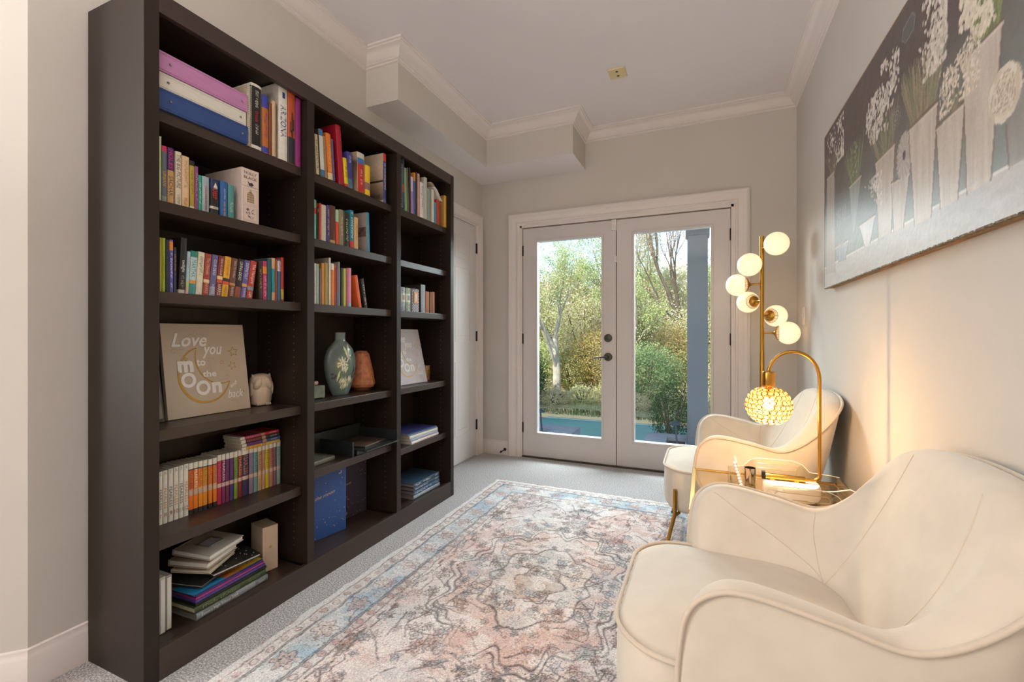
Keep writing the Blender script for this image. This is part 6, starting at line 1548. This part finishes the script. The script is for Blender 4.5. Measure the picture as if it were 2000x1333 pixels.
labs = ['far left woodland tree with tan leaves', 'woodland tree behind the pale trunk', 'woodland tree with yellow green crown', 'woodland tree in the middle distance', 'woodland tree behind the door meeting line', 'woodland tree behind the right pane', 'thin woodland tree with tan crown', 'woodland tree behind the porch column', 'woodland tree at the far right']
for i, (x, y) in enumerate([(-8.5, 17), (-6.6, 16), (-5.2, 18.5), (-3.9, 16.5), (-2.6, 19), (-1.5, 17), (-.3, 19.5), (.9, 17.5), (2.6, 18)]):
    tree(labs[i], x, y, 4.6 + (i * 37 % 5) * .35, .09, 100 + i, [G1, G2, TAN + G1][i % 3], 5000, .05, ['grey', 'pale', 'grey', 'dark'][i % 4], 3, (0, 0), .6, .26, group='woodland trees on the slope')
shrub('dark green broadleaf shrub behind the left path light', -3.90, 9.95, 1.0, 1.45, 5, ['#3f5f3c', '#54764a', '#35533a'], 4200, .035)
shrub('round bright green shrub behind the court seen through the right pane', -1.22, 11.0, 1.55, 1.5, 6, ['#7c9468', '#93a878', '#667f56'], 6500, .038)
shrub('dark evergreen shrub growing in front of the column', -.50, 7.75, .75, 1.05, 7, ['#3d5a34', '#4f7042', '#2f4a2e'], 2600, .026, z=GZ, name='evergreen_shrub')
shrub('airy evergreen shrub right of the column', .42, 8.1, .7, 1.1, 8, ['#47643c', '#5c7a4a', '#a9ae7c'], 2000, .026, z=GZ, name='evergreen_shrub')
shrub('golden orange bush below the trees right of the pale trunk', -2.72, 12.0, 1.3, 1.75, 9, OR + ['#b8b060'], 4500, .04)
shrub('amber leaved bush behind the green shrub', -.80, 12.6, 1.1, 1.75, 10, OR + ['#a8a860'], 3600, .04)
sl = ['brushy tan undergrowth at the far left', 'brushy undergrowth left of the pale trunk', 'brushy undergrowth behind the pale trunk', 'olive undergrowth right of the pale trunk', 'yellow green undergrowth behind the door meeting line', 'olive undergrowth behind the green shrub', 'tan undergrowth behind the amber bush', 'olive undergrowth behind the column', 'tan undergrowth right of the column', 'undergrowth at the far right']
for i, x in enumerate([-7.2, -5.7, -4.5, -3.3, -2.2, -1.3, -.3, .7, 1.8, 3.0]):
    shrub(sl[i], x, 13.3 + (i % 3) * .7, 1.9, 2.1 + (i % 2) * .5, 200 + i, [TAN + ['#9aa060'], ['#a8ac68', '#8a8a58', '#b8a880'], TAN + G1][i % 3], 5200, .05, group='undergrowth on the slope', stems=14)
for i, x in enumerate([-9, -7.4, -5.6, -4.0, -2.6, -1.2, .2, 1.6, 3.2]):
    shrub('tall tangled thicket on the upper slope, %s' % ['at the far left', 'second from the left', 'third from the left', 'behind the pale tree', 'left of the meeting line', 'right of the meeting line', 'behind the right pane', 'behind the column', 'at the far right'][i], x, 19 + (i % 2), 3.2, 2.6 + (i % 3) * .4, 300 + i, [TAN + G1, ['#a8ac68', '#98a070', '#b8a880'], TAN][i % 3], 6000, .075, group='thicket on the upper slope', stems=16)
for i, x in enumerate([-5.4, -4.5, -3.3, -2.2, -1.5, -.2, .6, 1.5]):
    shrub(['low bramble at the far left of the bank', 'low bramble left of the pale trunk', 'low bramble right of the pale trunk', 'low bramble below the golden bush', 'low bramble left of the green shrub', 'low bramble right of the green shrub', 'low bramble behind the column', 'low bramble at the far right of the bank'][i], x, 11.9 + (i % 2) * .4, 1.35, 1.0 + (i * 5 % 3) * .18, 400 + i, [TAN + ['#9aa060'], G1, ['#a8ac68', '#8a8a58', '#b8a880']][i % 3], 3600, .04, group='low brambles on the bank', stems=10)
for i in range(12):
    x = -5.2 + i * .62
    shrub(['dry weed clump on the court edge at the far left', 'dry weed clump left of the dark shrub', 'dry weed clump beside the dark shrub', 'dry weed clump at the foot of the pale tree', 'dry weed clump right of the pale tree', 'dry weed clump under the golden bush', 'dry weed clump behind the door meeting line', 'dry weed clump left of the green shrub', 'dry weed clump before the green shrub', 'dry weed clump right of the green shrub', 'dry weed clump behind the column', 'dry weed clump right of the column'][i], x, 10.35 + (i % 3) * .28, .85, .42 + (i * 7 % 3) * .1, 500 + i, [TAN, G1 + TAN, ['#c8c090', '#a8ac68', '#d8ccb0']][i % 3], 1700, .028, group='dry weeds along the court', stems=8)
# grassy fringe along the court edge
rg = random.Random(77); gb = MB(); GM = [leaf_trans(c) for c in ('#a9b878', '#c4c898', '#8aa060')]
for k in range(5200):
    x = rg.uniform(-6.5, 3.5); y = 9.66 + abs(rg.gauss(0, .35)); h = rg.uniform(.05, .2) * (1.6 if -2.75 < x < -2.1 else 1); a_ = rg.uniform(0, 6.28); dx, dy = math.cos(a_) * .006, math.sin(a_) * .006; lx, ly = rg.gauss(0, .06), rg.gauss(0, .06); z = GZ + .05
    gb.add([(x - dx, y - dy, z), (x + dx, y + dy, z), (x + lx, y + ly, z + h)], [(0, 1, 2)], GM[k % 3])
o = gb.build('grass_fringe', recalc=False); tag(o, 'pale uncut grass along the far edge of the court', 'grass', kind='stuff')
